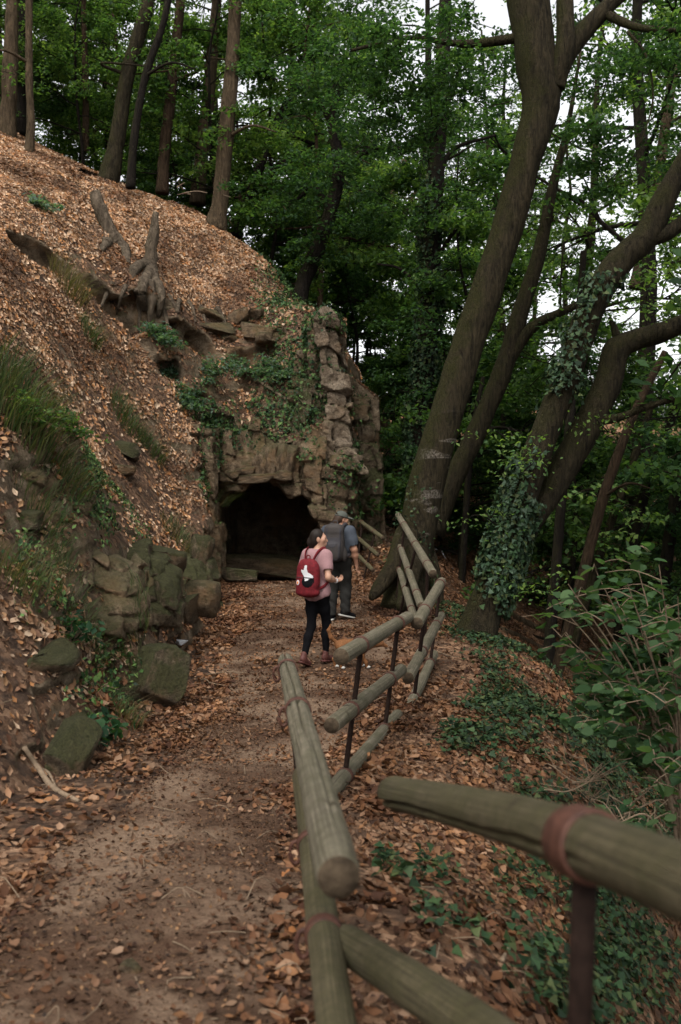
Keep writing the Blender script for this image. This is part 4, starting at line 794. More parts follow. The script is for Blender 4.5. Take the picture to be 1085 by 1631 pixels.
def head(fg, c, R_, beard=False, s=1.):
    T = lambda *p: np.array(c) + s*(R_ @ np.array(p, float)); E = lambda p, r, k=.02: fg.ell(T(*p), np.array(r)*s, k, R_)
    E((0,-.008,.02), (.074,.094,.092)); E((0,.035,-.04), (.056,.06,.07), .04); E((0,.06,-.085), (.03,.03,.026), .03); E((0,.088,.012), (.05,.012,.014), .03)
    fg.cone(T(0,.088,.0), T(0,.112,-.035), .009*s, .014*s, .015); E((0,.092,-.062), (.024,.012,.007), .01); E((0,.091,-.075), (.02,.012,.007), .01)
    for e in (-1, 1):
        E((.074*e,-.002,-.012), (.012,.02,.032), .008); E((.045*e,.065,-.02), (.022,.02,.022), .03)
        fg.ell(T(.032*e,.093,.0), np.array((.016,.012,.010))*s, 0, R_, cut=True); E((.032*e,.082,.0), (.013,.012,.011), .004)
    return T
def hand(fg, w, d, side, curl=.6, s=1.):
    """palm and five bent fingers from wrist w along direction d; side = axis across the palm (towards the thumb)"""
    d = np.array(d, float); d /= np.linalg.norm(d); t = np.array(side, float); t -= d*(t@d); t /= np.linalg.norm(t); n = np.cross(d, t)
    w = np.array(w); k0 = w + d*.085*s; fg.cone(w, w + d*.045*s, .022*s, .027*s, .015)
    for i, (o, ln) in enumerate(((.028,.068),(.010,.078),(-.009,.072),(-.026,.056))):
        b = k0 + t*o*s; fg.cone(w + t*o*.6*s + d*.02*s, b, .015*s, .0115*s, .008)
        e1 = b + (d*math.cos(curl*.6) + n*math.sin(curl*.6))*ln*.45*s; e2 = e1 + (d*math.cos(curl*1.5) + n*math.sin(curl*1.5))*ln*.32*s; e3 = e2 + (d*math.cos(curl*2.3) + n*math.sin(curl*2.3))*ln*.25*s
        fg.chain([b, e1, e2, e3], [.0095*s, .0085*s, .008*s, .0065*s], .003)
    b = w + d*.03*s + t*.024*s; e = b + (d*.7 + t*.7)*.04*s; e2 = e + (d*.95 + t*.15 + n*.3)*.034*s; fg.chain([b, e, e2], [.014*s, .0105*s, .008*s], .006)
def patch(fg, poly, m, name, parent, off=.003, st=.006):
    poly = np.array(poly); x0, z0 = poly.min(0); x1, z1 = poly.max(0); vid = {}; vs = []; fs = []
    def inside(x, z):
        c = False; j = len(poly)-1
        for i in range(len(poly)):
            (xi, zi), (xj, zj) = poly[i], poly[j]
            if (zi > z) != (zj > z) and x < (xj-xi)*(z-zi)/(zj-zi) + xi: c = not c
            j = i
        return c
    for a in range(int((x1-x0)/st)+1):
        for b in range(int((z1-z0)/st)+1):
            if not inside(x0 + (a+.5)*st, z0 + (b+.5)*st): continue
            ids = []
            for (u, w_) in ((a, b), (a+1, b), (a+1, b+1), (a, b+1)):
                if (u, w_) not in vid:
                    x, z = x0+u*st, z0+w_*st; y = fg.front_y(x, z); vid[(u, w_)] = len(vs); vs.append((x, (y if y is not None else -.2) - off, z))
                ids.append(vid[(u, w_)])
            fs.append(ids)
    o = new(name, mesh(vs, np.array(fs), name, m), parent); so_ = o.modifiers.new('s', 'SOLIDIFY'); so_.thickness = .004; return o
def strip(pts, w, th, m, name, parent, nrm=None):
    mb = MB(); s = spline(pts, 24); t = np.gradient(s, axis=0); t /= np.linalg.norm(t, axis=1)[:, None]; n = np.tile(np.array(nrm, float), (24, 1)); b = np.cross(t, n); b /= np.linalg.norm(b, axis=1)[:, None]; n = np.cross(b, t)
    v = np.concatenate([s + b*w/2 + n*th, s - b*w/2 + n*th, s - b*w/2, s + b*w/2]); i = np.arange(23)
    f = np.concatenate([np.stack([i + 24*k, i + 1 + 24*k, i + 1 + 24*((k+1) % 4), i + 24*((k+1) % 4)], 1) for k in range(4)]); return new(name, mesh(v, f, name, m), parent)
SKIN = m_plain('skin', (.36, .20, .135), .55, .35, .1, 18, .001); SKIN2 = m_plain('skin_tanned', (.32, .165, .105), .55, .35, .12, 18, .001)
PINK = m_plain('pink_cotton', (.25, .145, .15), .9, .1, .1, 60, .003); BLK = m_plain('black_knit', (.006, .006, .007), .95, .03, .3, 80, .002)
RED = m_plain('red_canvas', (.11, .008, .012), .8, .2, .4, 25, .008); WHT = m_plain('white_print', (.5, .5, .51), .7, .2, .05, 40, 0); RUST = m_plain('rust_leather', (.075, .024, .019), .6, .3, .25, 40, .002)
HAIR = m_plain('dark_hair', (.012, .0075, .0055), .6, .2, .5, 120, .002); HAIR2 = m_plain('brown_hair', (.035, .02, .012), .6, .2, .5, 110, .004)
GREY = m_plain('slate_cotton', (.05, .058, .072), .9, .1, .15, 60, .003); CHAR = m_plain('charcoal_canvas', (.02, .0195, .018), .9, .1, .25, 60, .003)
PACK = m_plain('taupe_nylon', (.036, .031, .029), .7, .25, .2, 50, .003); PACKD = m_plain('dark_nylon', (.03, .028, .032), .7, .25, .2, 50, .002); CAPM = m_plain('grey_green_cap', (.07, .076, .066), .9, .1, .15, 80, .002)
SOLE = m_plain('white_rubber', (.38, .37, .34), .7, .3, .1, 30, .001); ORNG = m_plain('orange_badge', (.6, .2, .06), .6, .2, .1); EYEM = m_plain('dark_eye', (.012, .008, .006), .2, .6, .1, 10, 0)
def shoe(root, an, yaw, pitch, m, sole_m, s=1., low=True):
    an = np.array(an, float); RM = rotz(yaw) @ rotx(pitch); T = lambda *p: an + RM @ (np.array(p)*s)
    fg = Fig(an - .26, an + .30, .008); fg.ell(T(0,-.01,-.015), (.042*s,.055*s,.055*s), .03, RM); fg.ell(T(0,.06,-.045), (.044*s,.115*s,.036*s), .04, RM); fg.ell(T(0,.13,-.055), (.043*s,.06*s,.026*s), .03, RM)
    fg.cone(T(0,-.012,0), T(0,-.015,.035), .043*s, .045*s, .02)
    nrm = RM @ np.array((0, 0, -1.)); fg.half(nrm, nrm @ T(0,0,-.072)); o = fg.out('shoe', m, root)
    f2 = Fig(an - .26, an + .30, .008); f2.ell(T(0,.045,-.074), (.05*s,.145*s,.05*s), 0, RM, p=3.); f2.half(nrm, nrm @ T(0,0,-.092)); f2.half(-nrm, -nrm @ T(0,0,-.066)); f2.out('sole', sole_m, o)
# ---- woman in pink
wp = PZ(505, 1064, -2.40); wx, wy = wp[0], wp[1]; wz = hz(wx, wy) + .02
wo = thing('person', 'woman in pink t-shirt and black leggings walking towards the cave, looking right', 'person', (wx, wy, wz), R(-33)); wo.scale = (.89, .91, .975)
box3 = ((-.5, -.5, -.02), (.5, .6, 1.75))
Jh = np.array((.0, .045, 1.535)); RH = rotz(R(-60)) @ rotx(R(4))
sh, el, wr = {1: (.155, .0, 1.345), -1: (-.155, .0, 1.345)}, {1: (.235, -.075, 1.09), -1: (-.24, -.02, 1.09)}, {1: (.215, .13, 1.03), -1: (-.14, .17, 1.06)}
hip = {1: (.078, .0, .88), -1: (-.078, .0, .88)}; kn = {1: (.06, .14, .50), -1: (-.06, -.04, .475)}; an = {1: (.055, .13, .115), -1: (-.05, -.22, .125)}
def limbs_body(fg, torso, ua, fa, th_, ca, infl=0., k=.04):
    for e in (1, -1):
        if ua: fg.chain([sh[e], (np.array(sh[e])+el[e])/2, el[e]], [ua[0]+infl, ua[1]+infl, ua[2]+infl], k)
        if fa: fg.chain([el[e], (np.array(el[e])*.6+np.array(wr[e])*.4), wr[e]], [fa[0]+infl, fa[1]+infl, fa[2]+infl], k)
        if th_: fg.chain([hip[e], (np.array(hip[e])*.5+np.array(kn[e])*.5), kn[e]], [th_[0]+infl, th_[1]+infl, th_[2]+infl], k)
        if ca:
            md_ = np.array(kn[e])*.65 + np.array(an[e])*.35 + np.array((0, -.018, 0)); fg.chain([kn[e], md_, an[e]], [ca[0]+infl, ca[1]+infl, ca[2]+infl], k)
    for c, r_ in torso: fg.ell(c, np.array(r_)+infl, .08)
WT = [((0,.0,.90), (.165,.115,.12)), ((0,.0,1.05), (.135,.095,.14)), ((0,.0,1.22), (.15,.105,.15)), ((0,.005,1.33), (.165,.085,.07)), ((0,.07,1.235), (.12,.06,.07))]
fg = Fig(*box3, .0085); limbs_body(fg, WT, (.047,.042,.036), (.037,.035,.024), (.082,.068,.047), (.046,.046,.03))
fg.cone((0,.01,1.36), (0,.035,1.47), .05, .046, .04); TW = head(fg, Jh, RH, s=.97)
hand(fg, wr[1], (.12,.95,.1), (-.9,.1,.45), .8, .92); hand(fg, wr[-1], (.5,.6,.5), (.3,-.4,.9), .9, .92)
for e in (1, -1): fg.cone(an[e], np.array(an[e]) + (0, .1, -.075), .035, .03, .03)
fg.out('body', SKIN, wo)
fg = Fig(*box3, .0085); limbs_body(fg, [], (.05,.05,.047), None, None, None, .013, .05)
for e in (1, -1):   # cut sleeves and the legs away
    a_, b_ = np.array(sh[e]), np.array(el[e]); d_ = (b_-a_)/np.linalg.norm(b_-a_); fg.cone(a_ + d_*.17 + d_*.1, a_ + d_*.5, .1, .12, cut=True)
limbs_body(fg, WT, None, None, (.09,.06,.04), None, .013, .05); fg.half((0,0,-1), -.74)
fg.cone((0,.03,1.47), (0,.055,1.60), .082, .15, cut=True)
Xg, Yg, Zg = np.meshgrid(*fg.ax, indexing='ij'); fg.g = np.maximum(fg.g, (.79 + .8*np.clip(np.abs(Xg)-.03, 0, .3)**1.35 + .06*(Yg > 0)*Yg/.1 - Zg).astype(np.float32) + (.006*np.sin(Zg*60 + Xg*25)).astype(np.float32)*0)
fg.g += (.004*np.sin(Zg*38 + Xg*55 + Yg*30)*np.exp(-((Zg-.95)/.14)**2)).astype(np.float32); fg.out('t_shirt', PINK, wo)
fg = Fig(*box3, .0085); limbs_body(fg, WT[:1], None, None, (.086,.07,.05), (.049,.048,.034), .006); fg.half((0,0,1), .965); fg.half((0,0,-1), -.155); fg.out('leggings', BLK, wo)
fg = Fig(*box3, .0075); fg.ell(TW(0,-.022,.026), (.083,.098,.1), .02, RH); fg.ell(TW(0,-.06,-.03), (.07,.06,.07), .03, RH); fg.ell(TW(0,-.125,-.03), (.036,.04,.05), .03, RH); fg.cone(TW(0,-.12,-.05), TW(0,-.115,-.15), .03, .014, .03)
for e in (-1, 1): fg.ell(TW(.085*e,.0,-.012), (.024,.03,.045), 0, RH, cut=True)
fg.ell(TW(0,.118,-.03), (.085,.085,.098), 0, RH, cut=True); fg.out('hair', HAIR, wo)
for e in (-1, 1):
    f2 = Fig(TW(.032*e,.09,0)-.03, TW(.032*e,.09,0)+.03, .0025); f2.ell(TW(.032*e,.0925,.0005), (.0095,.005,.005), 0, RH); f2.out('eye', EYEM, wo)
    f2 = Fig(TW(.032*e,.09,.02)-.03, TW(.032*e,.09,.02)+.03, .0025); f2.cone(TW(.016*e,.1005,.019), TW(.05*e,.086,.020), .0035, .0025, 0); f2.out('eyebrow', HAIR, wo)
bq = np.array(wr[1]); mb = MB(); dr = np.array(wr[1])-np.array(el[1]); dr /= np.linalg.norm(dr); addtube(mb, [bq - dr*.022, bq - dr*.018, bq + dr*.006, bq + dr*.01], [.028, .0315, .0315, .028], 16); new('wristband', mb.me('wristband', WHT), wo)
shoe(wo, an[1], R(-6), R(-6), RUST, RUST, .92); shoe(wo, an[-1], R(4), R(-20), RUST, RUST, .92)
# red rucksack on her back
ro = thing('backpack', 'small red rucksack with white and black print on the woman’s back', 'backpack', (wx, wy, wz), R(-33)); ro.scale = (.95, .91, .975)
fg = Fig((-.26,-.42,.74), (.26,.08,1.5), .008); fg.ell((0,-.195,1.07), (.158,.082,.185), .0, p=2.8); fg.ell((0,-.185,1.22), (.115,.065,.085), .06); fg.ell((0,-.265,.985), (.125,.045,.095), .03, p=2.6); fg.ell((0,-.2,.90), (.15,.09,.045), .04)
fg.cone((-.09,-.19,1.275), (.09,-.19,1.275), .02, .02, .02); fg.out('bag', RED, ro)
patch(fg, [(x*.078+.055, z*.075+1.055) for x, z in [(math.cos(a), math.sin(a)) for a in np.linspace(0, 6.283, 25)[:-1]]], BLK, 'black_print', ro)
patch(fg, [(.0,1.235),(.03,1.245),(.035,1.19),(.05,1.155),(.075,1.145),(.115,1.12),(.125,1.095),(.085,1.085),(.05,1.06),(.022,1.055),(.0,1.10),(-.02,1.125),(-.05,1.165),(-.045,1.185),(-.01,1.18)], WHT, 'white_print', ro, .007)
patch(fg, [(x*.026-.085, z*.03+1.03) for x, z in [(math.cos(a), math.sin(a)) for a in np.linspace(0, 6.283, 17)[:-1]]], WHT, 'round_badge', ro, .006, .004); patch(fg, [(x*.014-.085, z*.018+1.03) for x, z in [(math.cos(a), math.sin(a)) for a in np.linspace(0, 6.283, 13)[:-1]]], ORNG, 'badge_mark', ro, .010, .003)
for e in (1, -1):
    strip([(.05*e,-.185,1.27),(.085*e,-.115,1.385),(.105*e,.0,1.43),(.115*e,.085,1.36),(.125*e,.115,1.24),(.15*e,.07,1.08),(.155*e,-.05,.99),(.125*e,-.165,.95)], .034, .008, RED, 'strap', ro, (0, .2, 1) if 0 else (e*.9, .1, .35))
mb = MB(); addtube(mb, spline([(-.03,-.2,1.29),(-.02,-.19,1.345),(.02,-.19,1.345),(.03,-.2,1.29)], 12), .008, 8); new('handle', mb.me('handle', RED), ro)
mb = MB(); addtube(mb, spline([(-.11,-.287,1.09),(0,-.305,1.10),(.11,-.287,1.09)], 12), .0045, 6); new('zip', mb.me('zip', PACKD), ro)
# ---- man in slate t-shirt
mp = PZ(539, 986, -2.45); mx, my = mp[0], mp[1]; mz = hz(mx, my) + .02
mo = thing('person', 'man in slate t-shirt, dark trousers and cap walking ahead with a hiking pack', 'person', (mx, my, mz), R(-14))
box3 = ((-.5, -.5, -.02), (.5, .6, 1.95)); Jh = np.array((.03, .08, 1.60)); RH = rotz(R(-52)) @ rotx(R(-16))
sh = {1: (.195, .0, 1.43), -1: (-.195, .0, 1.43)}; el = {1: (.27, -.03, 1.13), -1: (-.26, .05, 1.14)}; wr = {1: (.285, .05, .885), -1: (-.2, .26, 1.05)}
hip = {1: (.09, .0, .92), -1: (-.09, .0, .92)}; kn = {1: (.10, .10, .52), -1: (-.10, .03, .50)}; an = {1: (.11, .02, .15), -1: (-.10, -.07, .10)}
MTo = [((0,.0,.95), (.17,.115,.12)), ((0,.0,1.12), (.165,.105,.15)), ((0,.0,1.29), (.185,.12,.16)), ((0,.01,1.41), (.195,.095,.075))]
fg = Fig(*box3, .0085); limbs_body(fg, MTo, (.056,.052,.043), (.045,.042,.029), (.092,.08,.058), (.056,.056,.038)); fg.cone((0,.02,1.44), (.02,.06,1.54), .058, .055, .04); TM = head(fg, Jh, RH, s=1.03)
hand(fg, wr[1], (.1,.12,-1), (.1,.95,.1), .5, 1.0); hand(fg, wr[-1], (.5,.7,.3), (.3,-.3,.9), .9, 1.0)
for e in (1, -1): fg.cone(an[e], np.array(an[e]) + (0, .1, -.06), .04, .03, .03)
fg.out('body', SKIN2, mo)
fg = Fig(*box3, .0085); limbs_body(fg, [], (.062,.066,.066), None, None, None, .014, .05)
for e in (1, -1): a_, b_ = np.array(sh[e]), np.array(el[e]); d_ = (b_-a_)/np.linalg.norm(b_-a_); fg.cone(a_ + d_*.22 + d_*.11, a_ + d_*.55, .11, .13, cut=True)
limbs_body(fg, MTo, None, None, None, None, .014, .05)
fg.cone((.01,.04,1.53), (.03,.09,1.66), .08, .14, cut=True); fg.half((0,0,-1), -.93)
Xg, Yg, Zg = np.meshgrid(*fg.ax, indexing='ij'); fg.g += (.004*np.sin(Zg*35 + Xg*50)*np.exp(-((Zg-1.05)/.16)**2)).astype(np.float32); fg.out('t_shirt', GREY, mo)
fg = Fig(*box3, .0085); limbs_body(fg, MTo[:1], None, None, (.1,.092,.078), (.076,.072,.068), .012); fg.half((0,0,1), 1.0); fg.half((0,0,-1), -.085)
Xg, Yg, Zg = np.meshgrid(*fg.ax, indexing='ij'); fg.g += (.006*np.sin(Zg*45 + Xg*30 + Yg*25)*np.exp(-((Zg-.25)/.2)**2)).astype(np.float32); fg.out('trousers', CHAR, mo)
fg = Fig(*box3, .0075); fg.ell(TM(0,-.03,.0), (.088,.098,.09), .02, RH); fg.ell(TM(0,-.085,-.07), (.075,.045,.075), .03, RH); fg.ell(TM(0,.118,-.0), (.09,.09,.12), 0, RH, cut=True)
for e in (-1, 1): fg.ell(TM(.09*e,.02,-.012), (.03,.035,.04), 0, RH, cut=True)
fg.out('hair', HAIR2, mo)
fg = Fig(*box3, .0075); fg.ell(TM(0,.05,-.085), (.062,.062,.05), .02, RH); fg.ell(TM(0,.055,-.115), (.045,.05,.04), .02, RH); fg.ell(TM(0,.1,-.05), (.035,.05,.03), 0, RH, cut=True); fg.out('beard', HAIR2, mo)
fg = Fig(*box3, .0075); fg.ell(TM(0,-.01,.035), (.094,.112,.1), .0, RH); nn = RH @ np.array((0, 0, -1.)); fg.half(nn, nn @ TM(0,0,.035)); fg.ell(TM(0,-.01,.03), (.084,.1,.092), 0, RH, cut=True); fg.ell(TM(0,-.115,.045), (.048,.05,.034), 0, RH, cut=True); cap = fg.out('cap', CAPM, mo)
fg = Fig(*box3, .007); fg.ell(TM(0,.13,.04), (.075,.085,.03), 0, RH); fg.ell(TM(0,.125,.024), (.09,.1,.03), 0, RH, cut=True); fg.half(nn, nn @ TM(0,0,.036)); fg.out('visor', CAPM, cap)
mb = MB(); addtube(mb, spline([TM(-.05,-.1,.043), TM(0,-.117,.04), TM(.05,-.1,.043)], 10), .009, 8); new('cap_strap', mb.me('cap_strap', CAPM), cap)
for e in (-1, 1): f2 = Fig(TM(.033*e,.095,0)-.03, TM(.033*e,.095,0)+.03, .0025); f2.ell(TM(.033*e,.0955,.0005), (.0095,.005,.005), 0, RH); f2.out('eye', EYEM, mo)
shoe(mo, an[1], R(-48), R(-14), BLK, SOLE, 1.06); shoe(mo, an[-1], R(6), R(0), BLK, SOLE, 1.06)
ko = thing('backpack', 'large grey-brown hiking backpack with dark straps on the man', 'backpack', (mx, my, mz), R(-14))
fg = Fig((-.3,-.5,.85), (.3,.1,1.75), .0085); fg.ell((-.01,-.225,1.22), (.165,.1,.275), 0, p=3.2); fg.ell((-.01,-.215,1.475), (.15,.1,.075), .04); fg.ell((-.01,-.315,1.12), (.13,.055,.15), .025, p=2.8); fg.ell((.15,-.2,1.06), (.045,.06,.11), .02); fg.ell((-.17,-.2,1.06), (.045,.06,.11), .02); fg.ell((-.01,-.28,1.42), (.135,.04,.05), .02); fg.out('bag', PACK, ko)
patch(fg, [(-.13,1.33),(.13,1.33),(.11,1.28),(.05,1.2),(-.01,1.17),(-.07,1.2),(-.12,1.27)], PACKD, 'mesh_panel', ko); patch(fg, [(.09,1.48),(.125,1.48),(.115,1.0),(.085,1.0)], PACKD, 'compression_strap', ko, .006); patch(fg, [(-.125,1.48),(-.095,1.48),(-.085,1.0),(-.115,1.0)], PACKD, 'compression_strap', ko, .006)
patch(fg, [(-.13,1.0),(.12,1.0),(.10,.965),(-.11,.965)], PACKD, 'bottom_panel', ko)
for e in (1, -1): strip([(.08*e,-.17,1.46),(.11*e,-.08,1.515),(.13*e,.03,1.525),(.14*e,.12,1.43),(.15*e,.15,1.28),(.185*e,.08,1.12),(.19*e,-.05,1.05),(.14*e,-.16,1.02)], .055, .012, PACKD, 'strap', ko, (e*.7, .1, .5))
mb = MB(); addtube(mb, spline([(-.04,-.2,1.54),(-.03,-.19,1.585),(.03,-.19,1.585),(.04,-.2,1.54)], 12), .008, 8); new('handle', mb.me('handle', PACKD), ko)
# ---- the small dog beyond the rail
FUR = m_plain('ginger_fur', (.15, .066, .027), .85, .15, .35, 60, .006); dp = PZ(562, 1069, -2.42); dx, dy = dp[0], dp[1]
do = thing('dog', 'small ginger dog with raised tail and white paws behind the rail', 'dog', (dx, dy, hz(dx, dy) + .02), R(-82))
fg = Fig((-.16,-.42,-.01), (.16,.46,.58), .0075); fg.ell((0,.12,.27), (.075,.11,.085), .05); fg.ell((0,.0,.275), (.062,.15,.066), .05); fg.ell((0,-.13,.265), (.065,.08,.07), .05)
fg.chain([(0,.17,.29),(0,.26,.29)], [.052,.045], .05); fg.ell((0,.30,.29), (.052,.062,.052), .03); fg.chain([(0,.335,.28),(0,.395,.25)], [.03,.02], .03); fg.ell((0,.41,.25), (.012,.01,.01), .01)
for e in (-1, 1):
    fg.chain([(.035*e,.285,.325),(.05*e,.265,.375)], [.022,.006], .015); fg.chain([(.05*e,.13,.23),(.05*e,.10,.15),(.05*e,.13+.02*e,.07),(.05*e,.14+.02*e,.02)], [.036,.024,.017,.016], .03); fg.ell((.05*e,.155+.02*e,.013), (.018,.028,.013), .01)
    fg.chain([(.045*e,-.14,.25),(.05*e,-.10+.03*e,.165),(.05*e,-.19+.03*e,.10),(.05*e,-.175+.03*e,.02)], [.045,.03,.016,.015], .03); fg.ell((.05*e,-.155+.03*e,.013), (.018,.028,.013), .01)
fg.chain([(0,-.19,.30),(0,-.26,.37),(0,-.285,.45),(0,-.26,.52)], [.022,.024,.021,.009], .02); fg.out('body', FUR, do)
for e in (-1, 1):
    for y_ in (.155+.02*e, -.155+.03*e): f2 = Fig((.05*e-.04, y_-.05, -.02), (.05*e+.04, y_+.05, .05), .004); f2.ell((.05*e, y_, .015), (.021,.031,.0165), 0); f2.out('paw', SOLE, do)
# ---- crumpled tissue by the path
o = new('crumpled_tissue', mesh(stone_mesh(77, 2.2, .35, 9)[0]*.5, stone_mesh(77, 2.2, .35, 9)[1], 'tissue', WHT, smooth=False)); c = hit(288, 1028)[0]; o.location = (c[0], c[1], c[2]+.04); o.scale = (.18, .12, .09); tag(o, 'crumpled white tissue lying on leaves by the slope foot', 'litter')
# ---------------------------------------------------------------- ivy, grass and small plants
def ivy_on(v, q, dens_fn, base, size, name, parent=None, lift=.03, jit=.45, cols=IVC, label=None, tm=IVY):
    fc = v[q].mean(1); n = np.cross(v[q[:, 2]] - v[q[:, 0]], v[q[:, 3]] - v[q[:, 1]]); n /= np.linalg.norm(n, axis=1)[:, None] + 1e-12
    d = base*dens_fn(fc, n)*infront(fc); p, nn = sample(v, q, d)
    if not len(p): return
    p = p + nn*rng.uniform(.01, lift*2.2, (len(p), 1)); nn = nn + np.array((0, 0, .35)); nn /= np.linalg.norm(nn, axis=1)[:, None]
    vv, ff, cc = scatter(p, nn, size*rng.uniform(.6, 1.35, len(p)), *tm, jit=jit, col=palette(cols, len(p), .4))
    o = new(name, mesh(vv, ff, name, MT['ivy'], smooth=False, col=cc), parent); tag(o, label, 'ivy' if label else None, kind='stuff'); print(name, len(p)); return o
def pxy(fc): return 542.5 + F*fc[:, 0]/np.maximum(fc[:, 1], .1), 741 - F*fc[:, 2]/np.maximum(fc[:, 1], .1)
def blobs(px, py, L_): return np.clip(sum(np.exp(-((px-x)/rx)**2 - ((py-y)/ry)**2) for x, y, rx, ry in L_), 0, 1)
BANK = [(735,985,45,26),(790,1040,60,22),(850,1090,60,50),(890,1190,80,90),(800,1130,40,30),(900,1270,60,60),(740,1190,40,28),(700,1470,36,60),(640,1410,40,20),(830,1430,45,70),(880,1560,60,70),(1000,1500,90,160),(1030,1350,60,80),(760,1520,22,22),(840,1180,70,90),(930,1230,70,80),(820,1060,60,30),(600,1390,25,14)]
def bank(fc, n):
    px, py = pxy(fc); m = blobs(px, py, BANK); nz = .58 + 1.5*fbm(fc*2.0, 3); return np.where((fc[:, 0] > .15) & (fc[:, 1] < 19), np.clip(m*1.5*nz - .12, 0, 1), 0)
ivy_on(pg, gq, bank, 1100, .06, 'ivy', None, .05, label='dark ivy trailing over the bank right of the fence'); 
ivy_on(pb, qb, bank, 900, .06, 'ivy', None, .05, label='dark ivy on the bank at the foot of the ivy tree')
CL = [(450,400,35,40),(470,470,45,40),(440,510,40,25),(500,540,20,30),(480,600,40,30),(450,650,50,30),(500,660,30,40),(400,660,40,22),(470,560,30,25),(540,760,30,40),(350,690,22,40),(330,740,14,50),(320,650,20,30),(430,690,40,20),(520,700,16,60),(510,620,14,60),(380,690,30,18),(490,740,24,20)]
AR = [o for o in bpy.data.objects if o.name.startswith(('rock_arch', 'rock_column', 'rock_wall', 'rock_buttress', 'rock_shoulder'))]
def cliffivy(fc, n):
    px, py = pxy(fc); nz = .5 + 1.2*fbm(fc*1.8, 3); return np.where(fc[:, 1] > 18, np.clip(blobs(px, py, CL)*1.5*nz - .1, 0, 1), 0)
ivy_on(pb, qb, cliffivy, 520, .08, 'ivy', cliff, .06, .6, IVC + G1)
for o_ in AR:
    me = o_.data; v_ = np.empty(len(me.vertices)*3, np.float32); me.vertices.foreach_get('co', v_); v_ = v_.reshape(-1, 3); q_ = np.empty(len(me.polygons)*4, np.int32); me.loops.foreach_get('vertex_index', q_)
    def overgrown(fc, n):
        px, py = pxy(fc); nz = .45 + 1.5*fbm(fc*1.9 + 4, 3); return np.clip((blobs(px, py, [(420,690,70,22),(480,700,26,40),(350,700,24,40),(500,600,40,90),(470,560,30,50),(520,520,30,16),(545,770,26,40),(575,700,14,80),(590,790,20,50)])*1.3 + .5*np.clip(n[:, 2], 0, 1))*nz - .15, 0, 1)
    ivy_on(v_, q_.reshape(-1, 4), overgrown, 420, .075, 'ivy', cliff, .05, .6, IVC + G1)
HB = [(150,800,60,60),(60,880,60,50),(120,1010,40,60),(160,1120,60,40),(60,960,50,40),(230,830,20,40),(130,740,60,30),(300,820,30,50),(180,1060,40,30)]
def herb(fc, n):
    px, py = pxy(fc); nz = .5 + 1.3*fbm(fc*2.4, 3); return np.clip(blobs(px, py, HB)*nz*1.4 - .25, 0, 1)
ivy_on(pa, qa, herb, 800, .05, 'ground_plants', outcrop, .05, .8, G1 + IVC + G2, tm=KITE)
def trunk_ivy(tr, lo, hi, dens, size=.075, cols=IVC):
    k = 0
    for ch in [c for c in tr.children if c.name.startswith('trunk')]:
        me = ch.data; v = np.empty(len(me.vertices)*3, np.float32); me.vertices.foreach_get('co', v); v = v.reshape(-1, 3)
        q4 = np.array([p.vertices[:] for p in me.polygons if len(p.vertices) == 4])
        def df(fc, n):
            px, py = pxy(fc); return np.clip((py-hi)/60, 0, 1)*np.clip((lo-py)/60, 0, 1)*np.clip(.42 + 1.9*fbm(fc*1.6, 3) - .3*n[:, 0], 0, 1)
        if k == 0 or len(q4) > 0:
            o = ivy_on(v, q4, df, dens, size, 'ivy', tr, .07, .5, cols)
            if o: o.location = ch.location
        k += 1
        break
trunk_ivy(ivytree, 1010, 430, 1900, .085, IVC + [(.045,.075,.045),(.03,.055,.032)]); 
icl = next(o for o in bpy.data.objects if o.name.startswith('ivy_clad_tree')); trunk_ivy(icl, 860, 60, 900, .1)
trunk_ivy(main, 960, 740, 150, .06)
def blades(n, rad, h, w_, lean=.5):
    a = rng.uniform(0, 6.283, n); r = rad*np.sqrt(rng.random(n)); b = np.stack([r*np.cos(a), r*np.sin(a), np.zeros(n)], 1)
    hh = h*rng.uniform(.5, 1.15, n); d = np.stack([np.cos(a + rng.normal(0, .8, n)), np.sin(a + rng.normal(0, .8, n)), np.zeros(n)], 1)*lean*rng.uniform(.3, 1.3, (n, 1)); s = np.cross(d, UP); s /= np.linalg.norm(s, axis=1)[:, None] + 1e-9
    z = UP[None]*hh[:, None]; w2 = s*w_/2
    m1 = b + z*.55 + d*hh[:, None]*.3; m2 = b + z*.9 + d*hh[:, None]*.95
    v = np.stack([b - w2, b + w2, m1 + w2*.8, m1 - w2*.8, m2], 1).reshape(-1, 3); k = np.arange(n)*5
    return v, np.concatenate([np.stack([k, k+1, k+2], 1), np.stack([k, k+2, k+3], 1), np.stack([k+3, k+2, k+4], 1)])
def at_px(px, py, d):
    return P(px, py, d)
def tuft(label, px, py, d, rad, h, n, cols, lean=.5, w_=.013, name='grass_tuft', cat='grass', group=None):
    p, nm_, d = hit(px, py, d); v, f = blades(n, rad, h, w_, lean); k_ = v.reshape(-1, 5, 3); nzc = max(nm_[2], .35)
    dz_ = -(k_[:, 0, 0]*nm_[0] + k_[:, 0, 1]*nm_[1])/nzc; k_[:, :, 2] += np.clip(dz_, -.6, .6)[:, None] - .03; k_[:, 2:, :2] += nm_[:2]*h*np.array((.25, .25, .8))[None, :, None]; v = k_.reshape(-1, 3); c = np.repeat(palette(cols, n, .3), 5, 0)
    o = new(name, mesh(v, f, name, MT['grass'], smooth=False, col=c)); o.location = p; return tag(o, label, cat, group)
GR = [(.06,.085,.03),(.045,.07,.028),(.09,.10,.045),(.035,.06,.026)]; DG = [(.16,.12,.06),(.10,.085,.04),(.07,.08,.03)]
tuft('tall green grass clump on the bank at the left edge', 28, 660, 8.9, .34, .5, 480, GR + DG[1:], .55)
tuft('drooping grass below the tall clump at left edge', 90, 740, 9.2, .35, .3, 300, GR + DG, .9)
